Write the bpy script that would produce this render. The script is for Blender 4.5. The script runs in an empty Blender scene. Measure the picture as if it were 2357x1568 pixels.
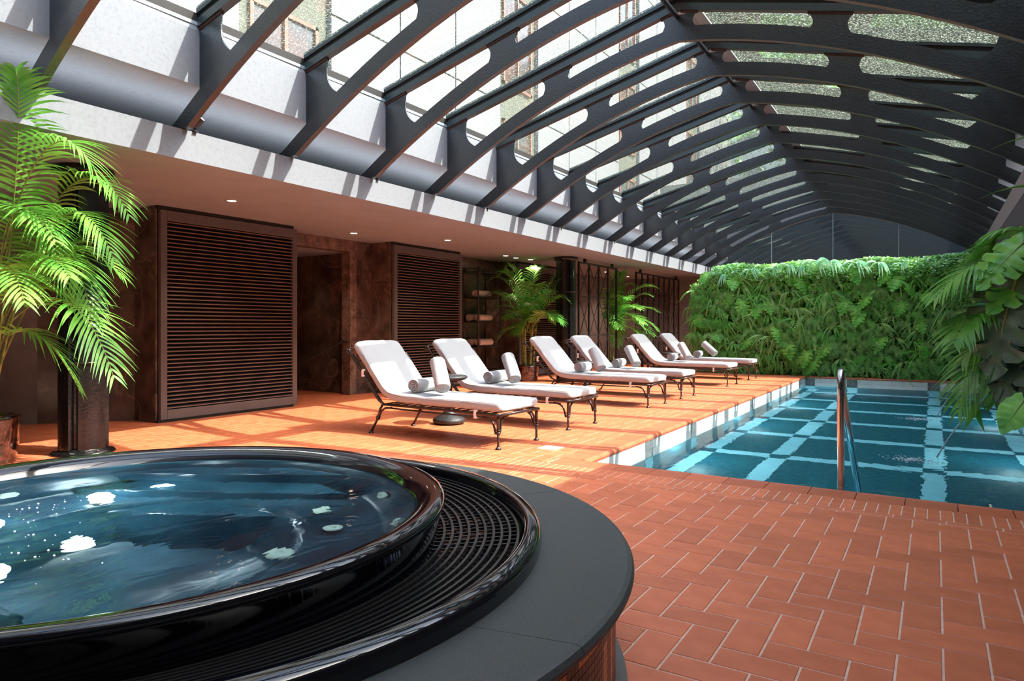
import bpy, bmesh, math, random
from mathutils import Vector, Matrix
C = bpy.context.scene.collection
SC = bpy.context.scene
PI = math.pi
rnd = random.Random(7)

# ------------------------------------------------------------------ camera, sky, sun, exposure
cam = bpy.data.cameras.new('camera'); co = bpy.data.objects.new('camera', cam); C.objects.link(co)
co.location = (0, 0, 1.2); co.rotation_euler = (PI/2, 0, math.radians(31.89))
cam.sensor_width = 36; cam.lens = 36*1563.4/2357; cam.shift_y = -32.8/2357
cam.clip_start = .05; cam.clip_end = 300
SC.camera = co
TO_SUN = Vector((.81, .29, 1)).normalized()
w = bpy.data.worlds.new('world'); SC.world = w; w.use_nodes = True
nt = w.node_tree; nt.nodes.clear()
sky = nt.nodes.new('ShaderNodeTexSky'); sky.sky_type = 'NISHITA'; sky.sun_disc = False
sky.sun_elevation = math.asin(TO_SUN.z); sky.sun_rotation = math.atan2(TO_SUN.x, TO_SUN.y)
sky.air_density = 1.0; sky.dust_density = 3.0; sky.ozone_density = 1.0
hs = nt.nodes.new('ShaderNodeHueSaturation'); hs.inputs['Saturation'].default_value = .85
bg = nt.nodes.new('ShaderNodeBackground'); bg.inputs[1].default_value = .5
ow = nt.nodes.new('ShaderNodeOutputWorld')
nt.links.new(sky.outputs[0], hs.inputs['Color']); nt.links.new(hs.outputs[0], bg.inputs[0]); nt.links.new(bg.outputs[0], ow.inputs[0])
sl = bpy.data.lights.new('sun', 'SUN'); sl.energy = 7.6; sl.angle = math.radians(.5); sl.color = (1, .93, .83)
so = bpy.data.objects.new('sun', sl); C.objects.link(so)
so.rotation_euler = TO_SUN.to_track_quat('Z', 'Y').to_euler(); so.location = (6, 3, 9)
vs = SC.view_settings; vs.view_transform = 'Standard'; vs.look = 'None'; vs.gamma = 1; vs.use_curve_mapping = False
vs.exposure = .95
cy = SC.cycles
cy.use_denoising = True; cy.max_bounces = 8; cy.diffuse_bounces = 5; cy.glossy_bounces = 4
cy.transmission_bounces = 6; cy.transparent_max_bounces = 16; cy.use_adaptive_sampling = True; cy.adaptive_threshold = .02
cy.sample_clamp_indirect = 6

# ------------------------------------------------------------------ materials
def lin(r, g, b):
    return tuple(((c/255)/12.92 if c/255 <= .04045 else ((c/255+.055)/1.055)**2.4) for c in (r, g, b)) + (1,)
def mat(name, col, rough=.6, metal=0., noise=None, bump=None, spec=.5, col2=None, trans=0., sheen=0., coat=0., obj=False, veins=None, ramp=(.35, .65)):
    m = bpy.data.materials.new(name); m.use_nodes = True
    n = m.node_tree; p = n.nodes['Principled BSDF']
    p.inputs['Base Color'].default_value = col; p.inputs['Roughness'].default_value = rough
    p.inputs['Metallic'].default_value = metal; p.inputs['Specular IOR Level'].default_value = spec
    if coat: p.inputs['Coat Weight'].default_value = coat; p.inputs['Coat Roughness'].default_value = .05
    if sheen: p.inputs['Sheen Weight'].default_value = sheen
    tc = n.nodes.new('ShaderNodeTexCoord'); src = tc.outputs['Object']
    if noise:
        t = n.nodes.new('ShaderNodeTexNoise'); t.inputs['Scale'].default_value = noise; t.inputs['Detail'].default_value = 5
        n.links.new(src, t.inputs['Vector'])
        r = n.nodes.new('ShaderNodeValToRGB'); r.color_ramp.elements[0].position = ramp[0]; r.color_ramp.elements[1].position = ramp[1]
        r.color_ramp.elements[0].color = col2 or tuple(c*.8 for c in col[:3])+(1,); r.color_ramp.elements[1].color = col
        n.links.new(t.outputs['Fac'], r.inputs[0]); last = r.outputs[0]
        if veins:
            v = n.nodes.new('ShaderNodeTexNoise'); v.inputs['Scale'].default_value = veins[0]; v.inputs['Detail'].default_value = 8; v.inputs['Distortion'].default_value = 1.2
            n.links.new(src, v.inputs['Vector'])
            vr = n.nodes.new('ShaderNodeValToRGB'); e = vr.color_ramp.elements
            e[0].position = .485; e[0].color = (0, 0, 0, 1); e[1].position = .5; e[1].color = (1, 1, 1, 1)
            x = vr.color_ramp.elements.new(.515); x.color = (0, 0, 0, 1)
            n.links.new(v.outputs['Fac'], vr.inputs[0])
            mx = n.nodes.new('ShaderNodeMix'); mx.data_type = 'RGBA'; mx.inputs['B'].default_value = veins[1]
            ml = n.nodes.new('ShaderNodeMath'); ml.operation = 'MULTIPLY'; ml.inputs[1].default_value = .4
            n.links.new(vr.outputs[0], ml.inputs[0]); n.links.new(ml.outputs[0], mx.inputs['Factor']); n.links.new(last, mx.inputs['A']); last = mx.outputs['Result']
        n.links.new(last, p.inputs['Base Color'])
    if obj:   # small shade difference from piece to piece
        oi = n.nodes.new('ShaderNodeObjectInfo'); h = n.nodes.new('ShaderNodeHueSaturation')
        mr = n.nodes.new('ShaderNodeMapRange'); mr.inputs['To Min'].default_value = .86; mr.inputs['To Max'].default_value = 1.12
        n.links.new(oi.outputs['Random'], mr.inputs['Value']); n.links.new(mr.outputs[0], h.inputs['Value'])
        l = p.inputs['Base Color'].links
        if l: n.links.new(l[0].from_socket, h.inputs['Color'])
        else: h.inputs['Color'].default_value = col
        n.links.new(h.outputs[0], p.inputs['Base Color'])
    if bump:
        b = n.nodes.new('ShaderNodeTexNoise'); b.inputs['Scale'].default_value = bump[0]; b.inputs['Detail'].default_value = 4
        n.links.new(src, b.inputs['Vector'])
        bn = n.nodes.new('ShaderNodeBump'); bn.inputs['Strength'].default_value = bump[1]; bn.inputs['Distance'].default_value = .01
        n.links.new(b.outputs['Fac'], bn.inputs['Height']); n.links.new(bn.outputs[0], p.inputs['Normal'])
    if trans:
        tr = n.nodes.new('ShaderNodeBsdfTranslucent'); mx = n.nodes.new('ShaderNodeMixShader'); mx.inputs[0].default_value = trans
        l = p.inputs['Base Color'].links
        if l: n.links.new(l[0].from_socket, tr.inputs[0])
        else: tr.inputs[0].default_value = tuple(min(1, c*1.3) for c in col[:3])+(1,)
        out = n.nodes['Material Output']
        n.links.new(p.outputs[0], mx.inputs[1]); n.links.new(tr.outputs[0], mx.inputs[2]); n.links.new(mx.outputs[0], out.inputs[0])
    return m
def emis(name, col, s):
    m = bpy.data.materials.new(name); m.use_nodes = True; p = m.node_tree.nodes['Principled BSDF']
    p.inputs['Emission Color'].default_value = col; p.inputs['Emission Strength'].default_value = s; p.inputs['Base Color'].default_value = col
    return m

M = {}
M['tile'] = mat('terracotta', lin(212, 116, 77), .42, noise=9, col2=lin(199, 105, 69), bump=(60, .06), obj=True)
M['coping'] = mat('terracotta_coping', lin(200, 106, 72), .4, noise=9, col2=lin(188, 96, 64), obj=True)
M['grout'] = mat('grout', lin(225, 190, 170), .9, noise=30)
M['white'] = mat('white_plaster', lin(120, 125, 133), .85, noise=26, col2=lin(113, 118, 126), bump=(60, .2), ramp=(.3, .5))
M['soffit'] = mat('soffit_paint', lin(128, 134, 140), .8, noise=2.5, col2=lin(123, 128, 134), bump=(14, .08))
M['grey_wall'] = mat('grey_wall_paint', lin(120, 112, 112), .7, noise=6)
M['rib'] = mat('anthracite_paint', lin(42, 49, 55), .3, noise=20, col2=lin(36, 42, 47), bump=(45, .35), spec=.7)
M['rafter'] = mat('rafter_paint', lin(44, 60, 64), .35, noise=20, col2=lin(38, 52, 56))
M['rust'] = mat('rusty_strip', lin(84, 50, 40), .8, noise=60, col2=lin(45, 36, 34))
M['alu'] = mat('pale_aluminium', lin(190, 205, 215), .3, metal=.6)
M['marble'] = mat('brown_marble', lin(108, 88, 80), .2, noise=3.5, col2=lin(54, 45, 42), veins=(1.1, lin(150, 126, 112)), ramp=(.3, .7))
M['marble_lit'] = mat('brown_marble_lit', lin(124, 100, 90), .25, noise=8, col2=lin(86, 68, 60), veins=(5, lin(190, 165, 150)))  # brighter copy of the marble, light on pier and header put into its colour
M['louvre_frame'] = mat('bronze_frame', lin(98, 94, 95), .4, metal=.2, noise=30, col2=lin(91, 87, 88))
M['slat'] = mat('bronze_slat_lit_lip', lin(128, 104, 98), .45, metal=.2)  # slat lip, paler to carry the light it catches
M['slat_shaded'] = mat('bronze_slat_shaded', lin(46, 40, 39), .5)  # slat blade, with the shade between slats put into its colour
M['black'] = mat('black_void', lin(12, 10, 10), .7)
M['iron'] = mat('wrought_iron', lin(38, 34, 33), .35, noise=40, col2=lin(28, 25, 25), bump=(90, .3))
M['shelf_iron'] = mat('black_shelf_iron', lin(20, 18, 18), .5)
M['bronze'] = mat('dark_bronze_tube', lin(74, 62, 58), .36, metal=.55, noise=50, col2=lin(50, 42, 40))
M['column'] = mat('black_painted_iron', lin(17, 17, 19), .25, noise=30, col2=lin(11, 11, 12), bump=(35, .4), coat=.25)
M['cushion'] = mat('white_canvas', lin(166, 168, 172), .85, bump=(9, .5), sheen=.2)
M['towel'] = mat('white_terry', lin(170, 172, 175), .95, bump=(260, .8), sheen=.3)
M['towel_b'] = mat('beige_terry', lin(226, 204, 190), .95, bump=(260, .8), sheen=.5)
M['strap'] = mat('white_strap', lin(238, 228, 224), .8)
M['basalt'] = mat('black_stone_table', lin(46, 46, 47), .5, noise=25, col2=lin(26, 26, 27), bump=(22, .5))
M['granite'] = mat('dark_granite', lin(72, 78, 78), .5, noise=260, col2=lin(50, 55, 56), bump=(200, .15), ramp=(.4, .7))
M['acrylic'] = mat('black_acrylic', lin(10, 13, 20), .06, coat=.5)
M['basin'] = mat('dark_blue_acrylic', lin(44, 78, 92), .18, noise=3, col2=lin(24, 48, 62))
M['grate'] = mat('black_grate', lin(32, 31, 32), .3)
M['jet'] = mat('cream_jet', lin(215, 220, 200), .3)
M['mosaic'] = mat('brown_mosaic', lin(70, 36, 32), .3, noise=40, col2=lin(54, 26, 24))
M['gold'] = mat('gold_mosaic', lin(190, 130, 84), .25, metal=.3)
M['palecove'] = mat('grey_cove', lin(112, 116, 118), .7)
M['steel'] = mat('polished_steel', lin(200, 205, 210), .08, metal=1)
M['pot'] = mat('glazed_dark_pot', lin(84, 44, 34), .12, noise=22, col2=lin(18, 14, 14), coat=.8, ramp=(.42, .58))  # coppery patches paint the floor's reflection into the dark glaze
M['pebble'] = mat('white_pebble', lin(190, 188, 182), .7)
M['soil'] = mat('soil', lin(40, 30, 24), .95)
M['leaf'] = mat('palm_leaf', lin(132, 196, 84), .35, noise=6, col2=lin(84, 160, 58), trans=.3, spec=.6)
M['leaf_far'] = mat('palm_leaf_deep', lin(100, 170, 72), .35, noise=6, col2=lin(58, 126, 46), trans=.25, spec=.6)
M['cane'] = mat('palm_cane', lin(150, 160, 80), .5, noise=14, col2=lin(96, 110, 50))
M['ivy'] = mat('ivy_leaf', lin(176, 226, 118), .42, noise=5, col2=lin(80, 150, 62), trans=.35)
M['ivy2'] = mat('blue_green_ivy', lin(206, 244, 206), .42, noise=5, col2=lin(120, 196, 146), trans=.35)  # pale ivy, lightened further to carry the sunlight along the top
M['fern'] = mat('fern_green', lin(140, 214, 96), .5, noise=4, col2=lin(66, 146, 54), trans=.35)
M['fern_b'] = mat('fern_olive', lin(176, 216, 128), .5, noise=4, col2=lin(96, 156, 74), trans=.35)
M['mon'] = mat('monstera_green', lin(140, 214, 84), .35, noise=5, col2=lin(84, 168, 58), trans=.25)
M['mon_d'] = mat('monstera_dark', lin(96, 128, 96), .25, noise=5, col2=lin(70, 88, 74), trans=.1)
M['hedge_back'] = mat('planting_felt', lin(44, 66, 32), .95)
M['pool_white'] = mat('pool_white_tile', lin(226, 230, 226), .25, noise=4, col2=lin(206, 212, 210), obj=True)
M['pool_grey'] = mat('pool_grey_tile', lin(120, 126, 128), .3, noise=24, col2=lin(92, 98, 102))
M['pool_teal'] = mat('pool_teal_tile', lin(48, 112, 126), .4, noise=14, col2=lin(30, 88, 104))
M['pool_light'] = mat('pool_pale_tile', lin(206, 240, 246), .4, noise=6, col2=lin(190, 230, 240))
M['facade'] = mat('white_facade', lin(92, 94, 97), .8, noise=40, col2=lin(78, 80, 83), ramp=(.3, .5))
M['speckle'] = mat('speckled_granite', lin(84, 87, 70), .7, noise=60, col2=lin(36, 40, 33), ramp=(.45, .62))
M['copper'] = mat('copper_frame', lin(112, 66, 50), .5, noise=12)
M['pane_dark'] = mat('window_glass_dark', lin(44, 58, 64), .08, noise=1.5, col2=lin(70, 46, 38))
M['office'] = mat('grey_office', lin(150, 155, 150), .8, noise=3)
M['bark'] = mat('bark', lin(80, 64, 50), .9)
M['tree'] = mat('tree_leaf', lin(98, 140, 70), .6, noise=1.2, col2=lin(52, 90, 42), trans=.3)
M['lamp'] = emis('warm_lamp', (1, .8, .55, 1), 9)
M['spotglass'] = emis('spot_lens', (1, .9, .62, 1), 2)
M['foam'] = mat('water_foam', lin(180, 194, 202), .4)
M['roof_out'] = mat('outside_roofing', lin(90, 92, 92), .9)

def glass_pane():
    m = bpy.data.materials.new('dusty_glass'); m.use_nodes = True; n = m.node_tree; n.nodes.clear()
    o = n.nodes.new('ShaderNodeOutputMaterial')
    tr = n.nodes.new('ShaderNodeBsdfTransparent'); tr.inputs[0].default_value = (.93, .97, .95, 1)
    gl = n.nodes.new('ShaderNodeBsdfGlossy'); gl.inputs['Roughness'].default_value = .02
    fr = n.nodes.new('ShaderNodeFresnel'); fr.inputs[0].default_value = 1.4
    mx = n.nodes.new('ShaderNodeMixShader'); n.links.new(fr.outputs[0], mx.inputs[0]); n.links.new(tr.outputs[0], mx.inputs[1]); n.links.new(gl.outputs[0], mx.inputs[2])
    tc = n.nodes.new('ShaderNodeTexCoord'); t = n.nodes.new('ShaderNodeTexNoise'); t.inputs['Scale'].default_value = 55; t.inputs['Detail'].default_value = 3
    n.links.new(tc.outputs['Object'], t.inputs['Vector'])
    r = n.nodes.new('ShaderNodeValToRGB'); r.color_ramp.elements[0].position = .5; r.color_ramp.elements[0].color = (.03, .03, .03, 1); r.color_ramp.elements[1].position = .72; r.color_ramp.elements[1].color = (.4, .4, .4, 1)
    n.links.new(t.outputs['Fac'], r.inputs[0])
    df = n.nodes.new('ShaderNodeBsdfTranslucent'); df.inputs[0].default_value = lin(165, 178, 160)
    d2 = n.nodes.new('ShaderNodeMixShader'); n.links.new(r.outputs[0], d2.inputs[0]); n.links.new(mx.outputs[0], d2.inputs[1]); n.links.new(df.outputs[0], d2.inputs[2])
    n.links.new(d2.outputs[0], o.inputs[0]); return m
M['glass'] = glass_pane()
def clear_glass():
    m = bpy.data.materials.new('gable_glass'); m.use_nodes = True; n = m.node_tree; n.nodes.clear()
    o = n.nodes.new('ShaderNodeOutputMaterial')
    tr = n.nodes.new('ShaderNodeBsdfTransparent'); tr.inputs[0].default_value = (.6, .68, .7, 1)
    gl = n.nodes.new('ShaderNodeBsdfGlossy'); gl.inputs['Roughness'].default_value = .01
    mx = n.nodes.new('ShaderNodeMixShader'); mx.inputs[0].default_value = .42
    n.links.new(tr.outputs[0], mx.inputs[1]); n.links.new(gl.outputs[0], mx.inputs[2]); n.links.new(mx.outputs[0], o.inputs[0]); return m
M['gable'] = clear_glass()
def water(name, tint, scale, strength, rings=()):
    m = bpy.data.materials.new(name); m.use_nodes = True; n = m.node_tree; n.nodes.clear()
    o = n.nodes.new('ShaderNodeOutputMaterial')
    g = n.nodes.new('ShaderNodeBsdfRefraction'); g.inputs['Color'].default_value = tint; g.inputs['IOR'].default_value = 1.333; g.inputs['Roughness'].default_value = 0
    gl = n.nodes.new('ShaderNodeBsdfGlossy'); gl.inputs['Roughness'].default_value = .015
    fr = n.nodes.new('ShaderNodeFresnel'); fr.inputs[0].default_value = 1.333
    fm = n.nodes.new('ShaderNodeMath'); fm.operation = 'MULTIPLY'; fm.inputs[1].default_value = .42; n.links.new(fr.outputs[0], fm.inputs[0])
    mx = n.nodes.new('ShaderNodeMixShader'); n.links.new(fm.outputs[0], mx.inputs[0]); n.links.new(g.outputs[0], mx.inputs[1]); n.links.new(gl.outputs[0], mx.inputs[2])
    n.links.new(mx.outputs[0], o.inputs[0])
    tc = n.nodes.new('ShaderNodeTexCoord')
    mp = n.nodes.new('ShaderNodeMapping'); mp.inputs['Scale'].default_value = (1, .55, 1); n.links.new(tc.outputs['Object'], mp.inputs['Vector'])
    t = n.nodes.new('ShaderNodeTexNoise'); t.inputs['Scale'].default_value = scale; t.inputs['Detail'].default_value = 3; t.inputs['Distortion'].default_value = .6
    n.links.new(mp.outputs[0], t.inputs['Vector']); h = t.outputs['Fac']
    for (x, y, amp) in rings:
        vm = n.nodes.new('ShaderNodeVectorMath'); vm.operation = 'DISTANCE'; vm.inputs[1].default_value = (x, y, 0); n.links.new(tc.outputs['Object'], vm.inputs[0])
        s = n.nodes.new('ShaderNodeMath'); s.operation = 'MULTIPLY'; s.inputs[1].default_value = 62; n.links.new(vm.outputs['Value'], s.inputs[0])
        sn = n.nodes.new('ShaderNodeMath'); sn.operation = 'SINE'; n.links.new(s.outputs[0], sn.inputs[0])
        ex = n.nodes.new('ShaderNodeMath'); ex.operation = 'MULTIPLY'; ex.inputs[1].default_value = -2.6; n.links.new(vm.outputs['Value'], ex.inputs[0])
        e2 = n.nodes.new('ShaderNodeMath'); e2.operation = 'EXPONENT'; n.links.new(ex.outputs[0], e2.inputs[0])
        q = n.nodes.new('ShaderNodeMath'); q.operation = 'MULTIPLY'; n.links.new(sn.outputs[0], q.inputs[0]); n.links.new(e2.outputs[0], q.inputs[1])
        q2 = n.nodes.new('ShaderNodeMath'); q2.operation = 'MULTIPLY'; q2.inputs[1].default_value = amp; n.links.new(q.outputs[0], q2.inputs[0])
        a = n.nodes.new('ShaderNodeMath'); a.operation = 'ADD'; n.links.new(h, a.inputs[0]); n.links.new(q2.outputs[0], a.inputs[1]); h = a.outputs[0]
    b = n.nodes.new('ShaderNodeBump'); b.inputs['Strength'].default_value = strength; b.inputs['Distance'].default_value = .02
    n.links.new(h, b.inputs['Height'])
    for s in (g, gl, fr): n.links.new(b.outputs[0], s.inputs['Normal'])
    return m
M['pool_water'] = water('pool_water', (.62, .93, .98, 1), 4.5, .35, ((-.15, 8.4, .35), (-.1, 12.0, .3)))
M['tub_water'] = water('tub_water', (.75, .93, 1, 1), 5, .55, ((-3.1, 1.3, .3),))

# ------------------------------------------------------------------ mesh helpers
class MB:
    def __init__(s): s.v = []; s.f = []; s.m = []; s.mats = []
    def mi(s, m):
        if m not in s.mats: s.mats.append(m)
        return s.mats.index(m)
    def add(s, vs, fs, m):
        o = len(s.v); i = s.mi(m); s.v += [tuple(v) for v in vs]
        for f in fs: s.f.append(tuple(o+k for k in f)); s.m.append(i)
    def box(s, a, b, m, M4=None):
        (x0, y0, z0), (x1, y1, z1) = a, b
        vs = [(x0, y0, z0), (x1, y0, z0), (x1, y1, z0), (x0, y1, z0), (x0, y0, z1), (x1, y0, z1), (x1, y1, z1), (x0, y1, z1)]
        if M4 is not None: vs = [M4 @ Vector(v) for v in vs]
        s.add(vs, [(3, 2, 1, 0), (4, 5, 6, 7), (0, 1, 5, 4), (1, 2, 6, 5), (2, 3, 7, 6), (3, 0, 4, 7)], m)
    def tile(s, x0, y0, x1, y1, z0, z1, m, c=.004):
        vs = [(x0, y0, z0), (x1, y0, z0), (x1, y1, z0), (x0, y1, z0), (x0, y0, z1-c), (x1, y0, z1-c), (x1, y1, z1-c), (x0, y1, z1-c),
              (x0+c, y0+c, z1), (x1-c, y0+c, z1), (x1-c, y1-c, z1), (x0+c, y1-c, z1)]
        fs = [(0, 1, 5, 4), (1, 2, 6, 5), (2, 3, 7, 6), (3, 0, 4, 7), (4, 5, 9, 8), (5, 6, 10, 9), (6, 7, 11, 10), (7, 4, 8, 11), (8, 9, 10, 11)]
        s.add(vs, fs, m)
    def tube(s, pts, r, m, n=8, cap=True):
        pts = [Vector(p) for p in pts]; rs = r if isinstance(r, (list, tuple)) else [r]*len(pts)
        vs = []; fs = []; up = None
        for i, p in enumerate(pts):
            d = (pts[min(i+1, len(pts)-1)] - pts[max(i-1, 0)]).normalized()
            if up is None: up = d.orthogonal().normalized()
            up = (up - d*up.dot(d)).normalized(); sd = d.cross(up)
            for k in range(n):
                a = 2*PI*k/n; vs.append(p + (up*math.cos(a) + sd*math.sin(a))*rs[i])
        for i in range(len(pts)-1):
            for k in range(n):
                k2 = (k+1) % n; fs.append((i*n+k, i*n+k2, (i+1)*n+k2, (i+1)*n+k))
        if cap: fs.append(tuple(range(n-1, -1, -1))); fs.append(tuple((len(pts)-1)*n+k for k in range(n)))
        s.add(vs, fs, m)
    def lathe(s, prof, m, c=(0, 0, 0), n=32, mats=None, a0=0, a1=2*PI, cap0=False, cap1=False):
        """prof: (r, z) or (r, z, dx, dy)"""
        full = abs(a1-a0-2*PI) < 1e-6; k_ = n if full else n+1; o = len(s.v)
        for q in prof:
            r, z = q[0], q[1]; dx, dy = (q[2], q[3]) if len(q) > 2 else (0, 0)
            for k in range(k_):
                a = a0+(a1-a0)*k/n; s.v.append((c[0]+dx+r*math.cos(a), c[1]+dy+r*math.sin(a), c[2]+z))
        for i in range(len(prof)-1):
            mi = s.mi(mats[i] if mats else m)
            for k in range(n):
                k2 = (k+1) % k_; s.f.append((o+i*k_+k, o+i*k_+k2, o+(i+1)*k_+k2, o+(i+1)*k_+k)); s.m.append(mi)
        if cap0: s.f.append(tuple(o+k for k in range(k_-1, -1, -1))); s.m.append(s.mi(m))
        if cap1: s.f.append(tuple(o+(len(prof)-1)*k_+k for k in range(k_))); s.m.append(s.mi(m))
    def prism(s, poly, a, b, m, axis='y'):
        """poly in (x,z) extruded along y from a to b (axis y) or (y,z) along x"""
        n = len(poly); P = (lambda p, t: (p[0], t, p[1])) if axis == 'y' else ((lambda p, t: (t, p[0], p[1])) if axis == 'x' else (lambda p, t: (p[0], p[1], t)))
        vs = [P(p, a) for p in poly]+[P(p, b) for p in poly]
        fs = [tuple(range(n)), tuple(range(2*n-1, n-1, -1))]+[(i, n+i, n+(i+1) % n, (i+1) % n) for i in range(n)]
        s.add(vs, fs, m)
    def build(s, name, parent=None, smooth=False, loc=None, rz=0, **props):
        me = bpy.data.meshes.new(name); me.from_pydata(s.v, [], s.f)
        for m in s.mats: me.materials.append(M[m] if isinstance(m, str) else m)
        me.polygons.foreach_set('material_index', s.m)
        if smooth: me.polygons.foreach_set('use_smooth', [True]*len(s.f))
        me.validate(); me.update()
        return link(me, name, parent, loc, rz, **props)
def recalc(o):
    bm = bmesh.new(); bm.from_mesh(o.data); bmesh.ops.recalc_face_normals(bm, faces=bm.faces); bm.to_mesh(o.data); bm.free(); return o
def link(me, name, parent=None, loc=None, rz=0, **props):
    o = bpy.data.objects.new(name, me); C.objects.link(o)
    if parent: o.parent = parent
    if loc is not None: o.location = loc
    if rz: o.rotation_euler = (0, 0, rz)
    for k, v in props.items(): o[k] = v
    return o
def empty(name, loc=(0, 0, 0), rz=0, **props):
    o = bpy.data.objects.new(name, None); C.objects.link(o); o.location = loc; o.rotation_euler = (0, 0, rz); o.empty_display_size = .1
    for k, v in props.items(): o[k] = v
    return o
def kids(o): return [c for c in bpy.data.objects if c.parent == o]
def copy_tree(o, parent=None, **props):
    ch = o.children
    c = o.copy(); C.objects.link(c); c.parent = parent
    for k, v in props.items(): c[k] = v
    for x in list(ch): copy_tree(x, c)
    return c
def bevel(o, wd, seg=2, angle=35):
    b = o.modifiers.new('bevel', 'BEVEL'); b.width = wd; b.segments = seg; b.limit_method = 'ANGLE'; b.angle_limit = math.radians(angle); return o

# ------------------------------------------------------------------ key measures
PX0, PX1, PY0, PY1 = -2.64, 1.07, 5.50, 17.60      # pool
CZ = 2.70; FX = -5.75; FT = 2.97                    # soffit height, fascia plane and top
RX = -2.36                                          # ridge
UX = 3.14                                           # half span of the glazing
YR = [2.41+1.195*k for k in range(-2, 16)]          # rib planes
def ribz(x): d = abs(x-RX); return 4.29-.1433*d-.0776*d*d
def rafz(x): return 4.63-.256*abs(x-RX)

# ------------------------------------------------------------------ floor, with its tiles
mb = MB()
for (a, b, c_, d_) in ((-11, -3, -3.1, 21), (-3.1, -3, PX0-.24, .68), (-3.1, 2.0, PX0-.24, 21), (PX0-.24, -3, PX1+.24, .68), (PX0-.24, 2.0, PX1+.24, PY0-.24), (-1.78, .68, PX1+.24, 2.0)): mb.box((a, b, -.10), (c_, d_, -.003), 'grout')
mb.box((PX0-.24, PY1+.24, -.10), (PX1+.24, 21, -.003), 'grout'); mb.box((PX1+.24, -3, -.10), (3.5, 21, -.003), 'grout')
floor = mb.build('floor', kind='structure')
W = .142; G = .004
TUB = (-2.29, 1.525); 
cells = []
def in_deck(x0, y0, x1, y1):
    # clip to the deck zones; returns list of clipped rects
    out = []
    for (a, b, c, d) in ((-11, -2.5, -4.2, 21), (-4.2, -2.5, PX0-.26, 4.885), (-4.2, 5.25, PX0-.26, 21), (PX0-.26, -2.5, PX1+.26, 4.885), (PX1+.26, -2.5, 3.5, 4.885), (PX1+.26, 5.25, 3.5, 21), (PX0-.26, PY1+.26, PX1+.26, 18.2)):
        X0, Y0, X1, Y1 = max(x0, a), max(y0, b), min(x1, c), min(y1, d)
        if X1-X0 > .012 and Y1-Y0 > .012: out.append((X0, Y0, X1, Y1))
    return out
ox, oy = -.258+.0, 2.855
tiles = []
for i in range(-140, 140):
    for j in range(-80, 80):
        # mirrored 2:1 herringbone
        bx, by = (i+2*j)*W, (i-2*j)*W
        for (x0, y0, x1, y1) in ((bx, by, bx+2*W, by+W), (bx+2*W, by-W, bx+3*W, by+W)):
            x0 += ox; x1 += ox; y0 += oy; y1 += oy
            if x1 < -10.6 or x0 > 3.2 or y1 < .3 or y0 > 20.6: continue
            for r in in_deck(x0, y0, x1, y1):
                cx_, cy_ = (r[0]+r[2])/2, (r[1]+r[3])/2
                if math.hypot(cx_-TUB[0], cy_-TUB[1]) < 1.38: continue
                # seen by the camera at all
                dd = -.528*cx_+.849*cy_; ll = .849*cx_+.528*cy_
                if dd < .6 or abs(ll/dd) > .95: continue
                tiles.append((r, dd))
# rows of narrow upright tiles along the near pool edge
soldiers = []
x = -4.2
while x < 2.6:
    soldiers.append(((x, 4.965, x+.0705, 5.245), -.528*x+.849*5.1)); x += .0705
cuts = []
x = -4.2
while x < 2.6:
    cuts.append(((x, 4.89, x+.284, 4.962), -.528*x+.849*4.9)); x += .284
def visible_near(t):
    (r, dd) = t; cx_, cy_ = (r[0]+r[2])/2, (r[1]+r[3])/2
    ll = .849*cx_+.528*cy_; u = 1178+1563*ll/dd; v = 751+1.2*1563/dd
    hid = math.hypot(cx_-TUB[0], cy_-TUB[1]) < 1.6
    tub = u < 1450 and v > 1060+max(0, (u-1000))*.55
    return (-20 < u < 2377 and v < 1590 and not hid and not tub)
allp = [('tile', t) for t in tiles]+[('edging_tile', t) for t in soldiers]+[('edging_tile', t) for t in cuts]
near = sorted([p for p in allp if visible_near(p[1]) and p[0] == 'tile'], key=lambda p: p[1][1])[:300]
nears = sorted([p for p in allp if visible_near(p[1]) and p[0] == 'edging_tile'], key=lambda p: p[1][1])[:130]
sel = set(id(p) for p in near+nears)
cache = {}
rest = MB()
for p in allp:
    nm, (r, dd) = p; x0, y0, x1, y1 = r
    if id(p) in sel:
        key = (round(x1-x0, 3), round(y1-y0, 3))
        if key not in cache:
            q = MB(); a, b = (x1-x0)/2-G, (y1-y0)/2-G; q.tile(-a, -b, a, b, -.02, 0, 'tile', .0025)
            cache[key] = q.build(nm, floor, loc=((x0+x1)/2, (y0+y1)/2, rnd.uniform(-.0006, .0006))).data
        else:
            link(cache[key], nm, floor, ((x0+x1)/2, (y0+y1)/2, rnd.uniform(-.0006, .0006)))
    else:
        z = rnd.uniform(-.0005, .0005)
        rest.tile(x0+G, y0+G, x1-G, y1-G, -.013, z, 'tile', .0025)
rest.build('paving_tile', floor, kind='stuff')

# rounded coping pieces round the pool
def coping_mesh(L, flip=1):
    q = MB(); g = .003
    prof = [(.26, -.02), (.26, 0), (.06, 0), (.04, .004), (.02, .003), (.004, -.006), (-.008, -.022), (-.004, -.045), (.01, -.05)]
    q.prism([(p[0], p[1]) for p in prof], g, L-g, 'coping', 'y'); return q
cp = coping_mesh(.302); cme = None
def put_coping(loc, rz, mirror=False):
    global cme
    if cme is None:
        o = recalc(cp.build('coping_tile', floor)); cme = o.data
    else: o = link(cme, 'coping_tile', floor)
    o.location = loc; o.rotation_euler = (0, 0, rz)
    return o
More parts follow.
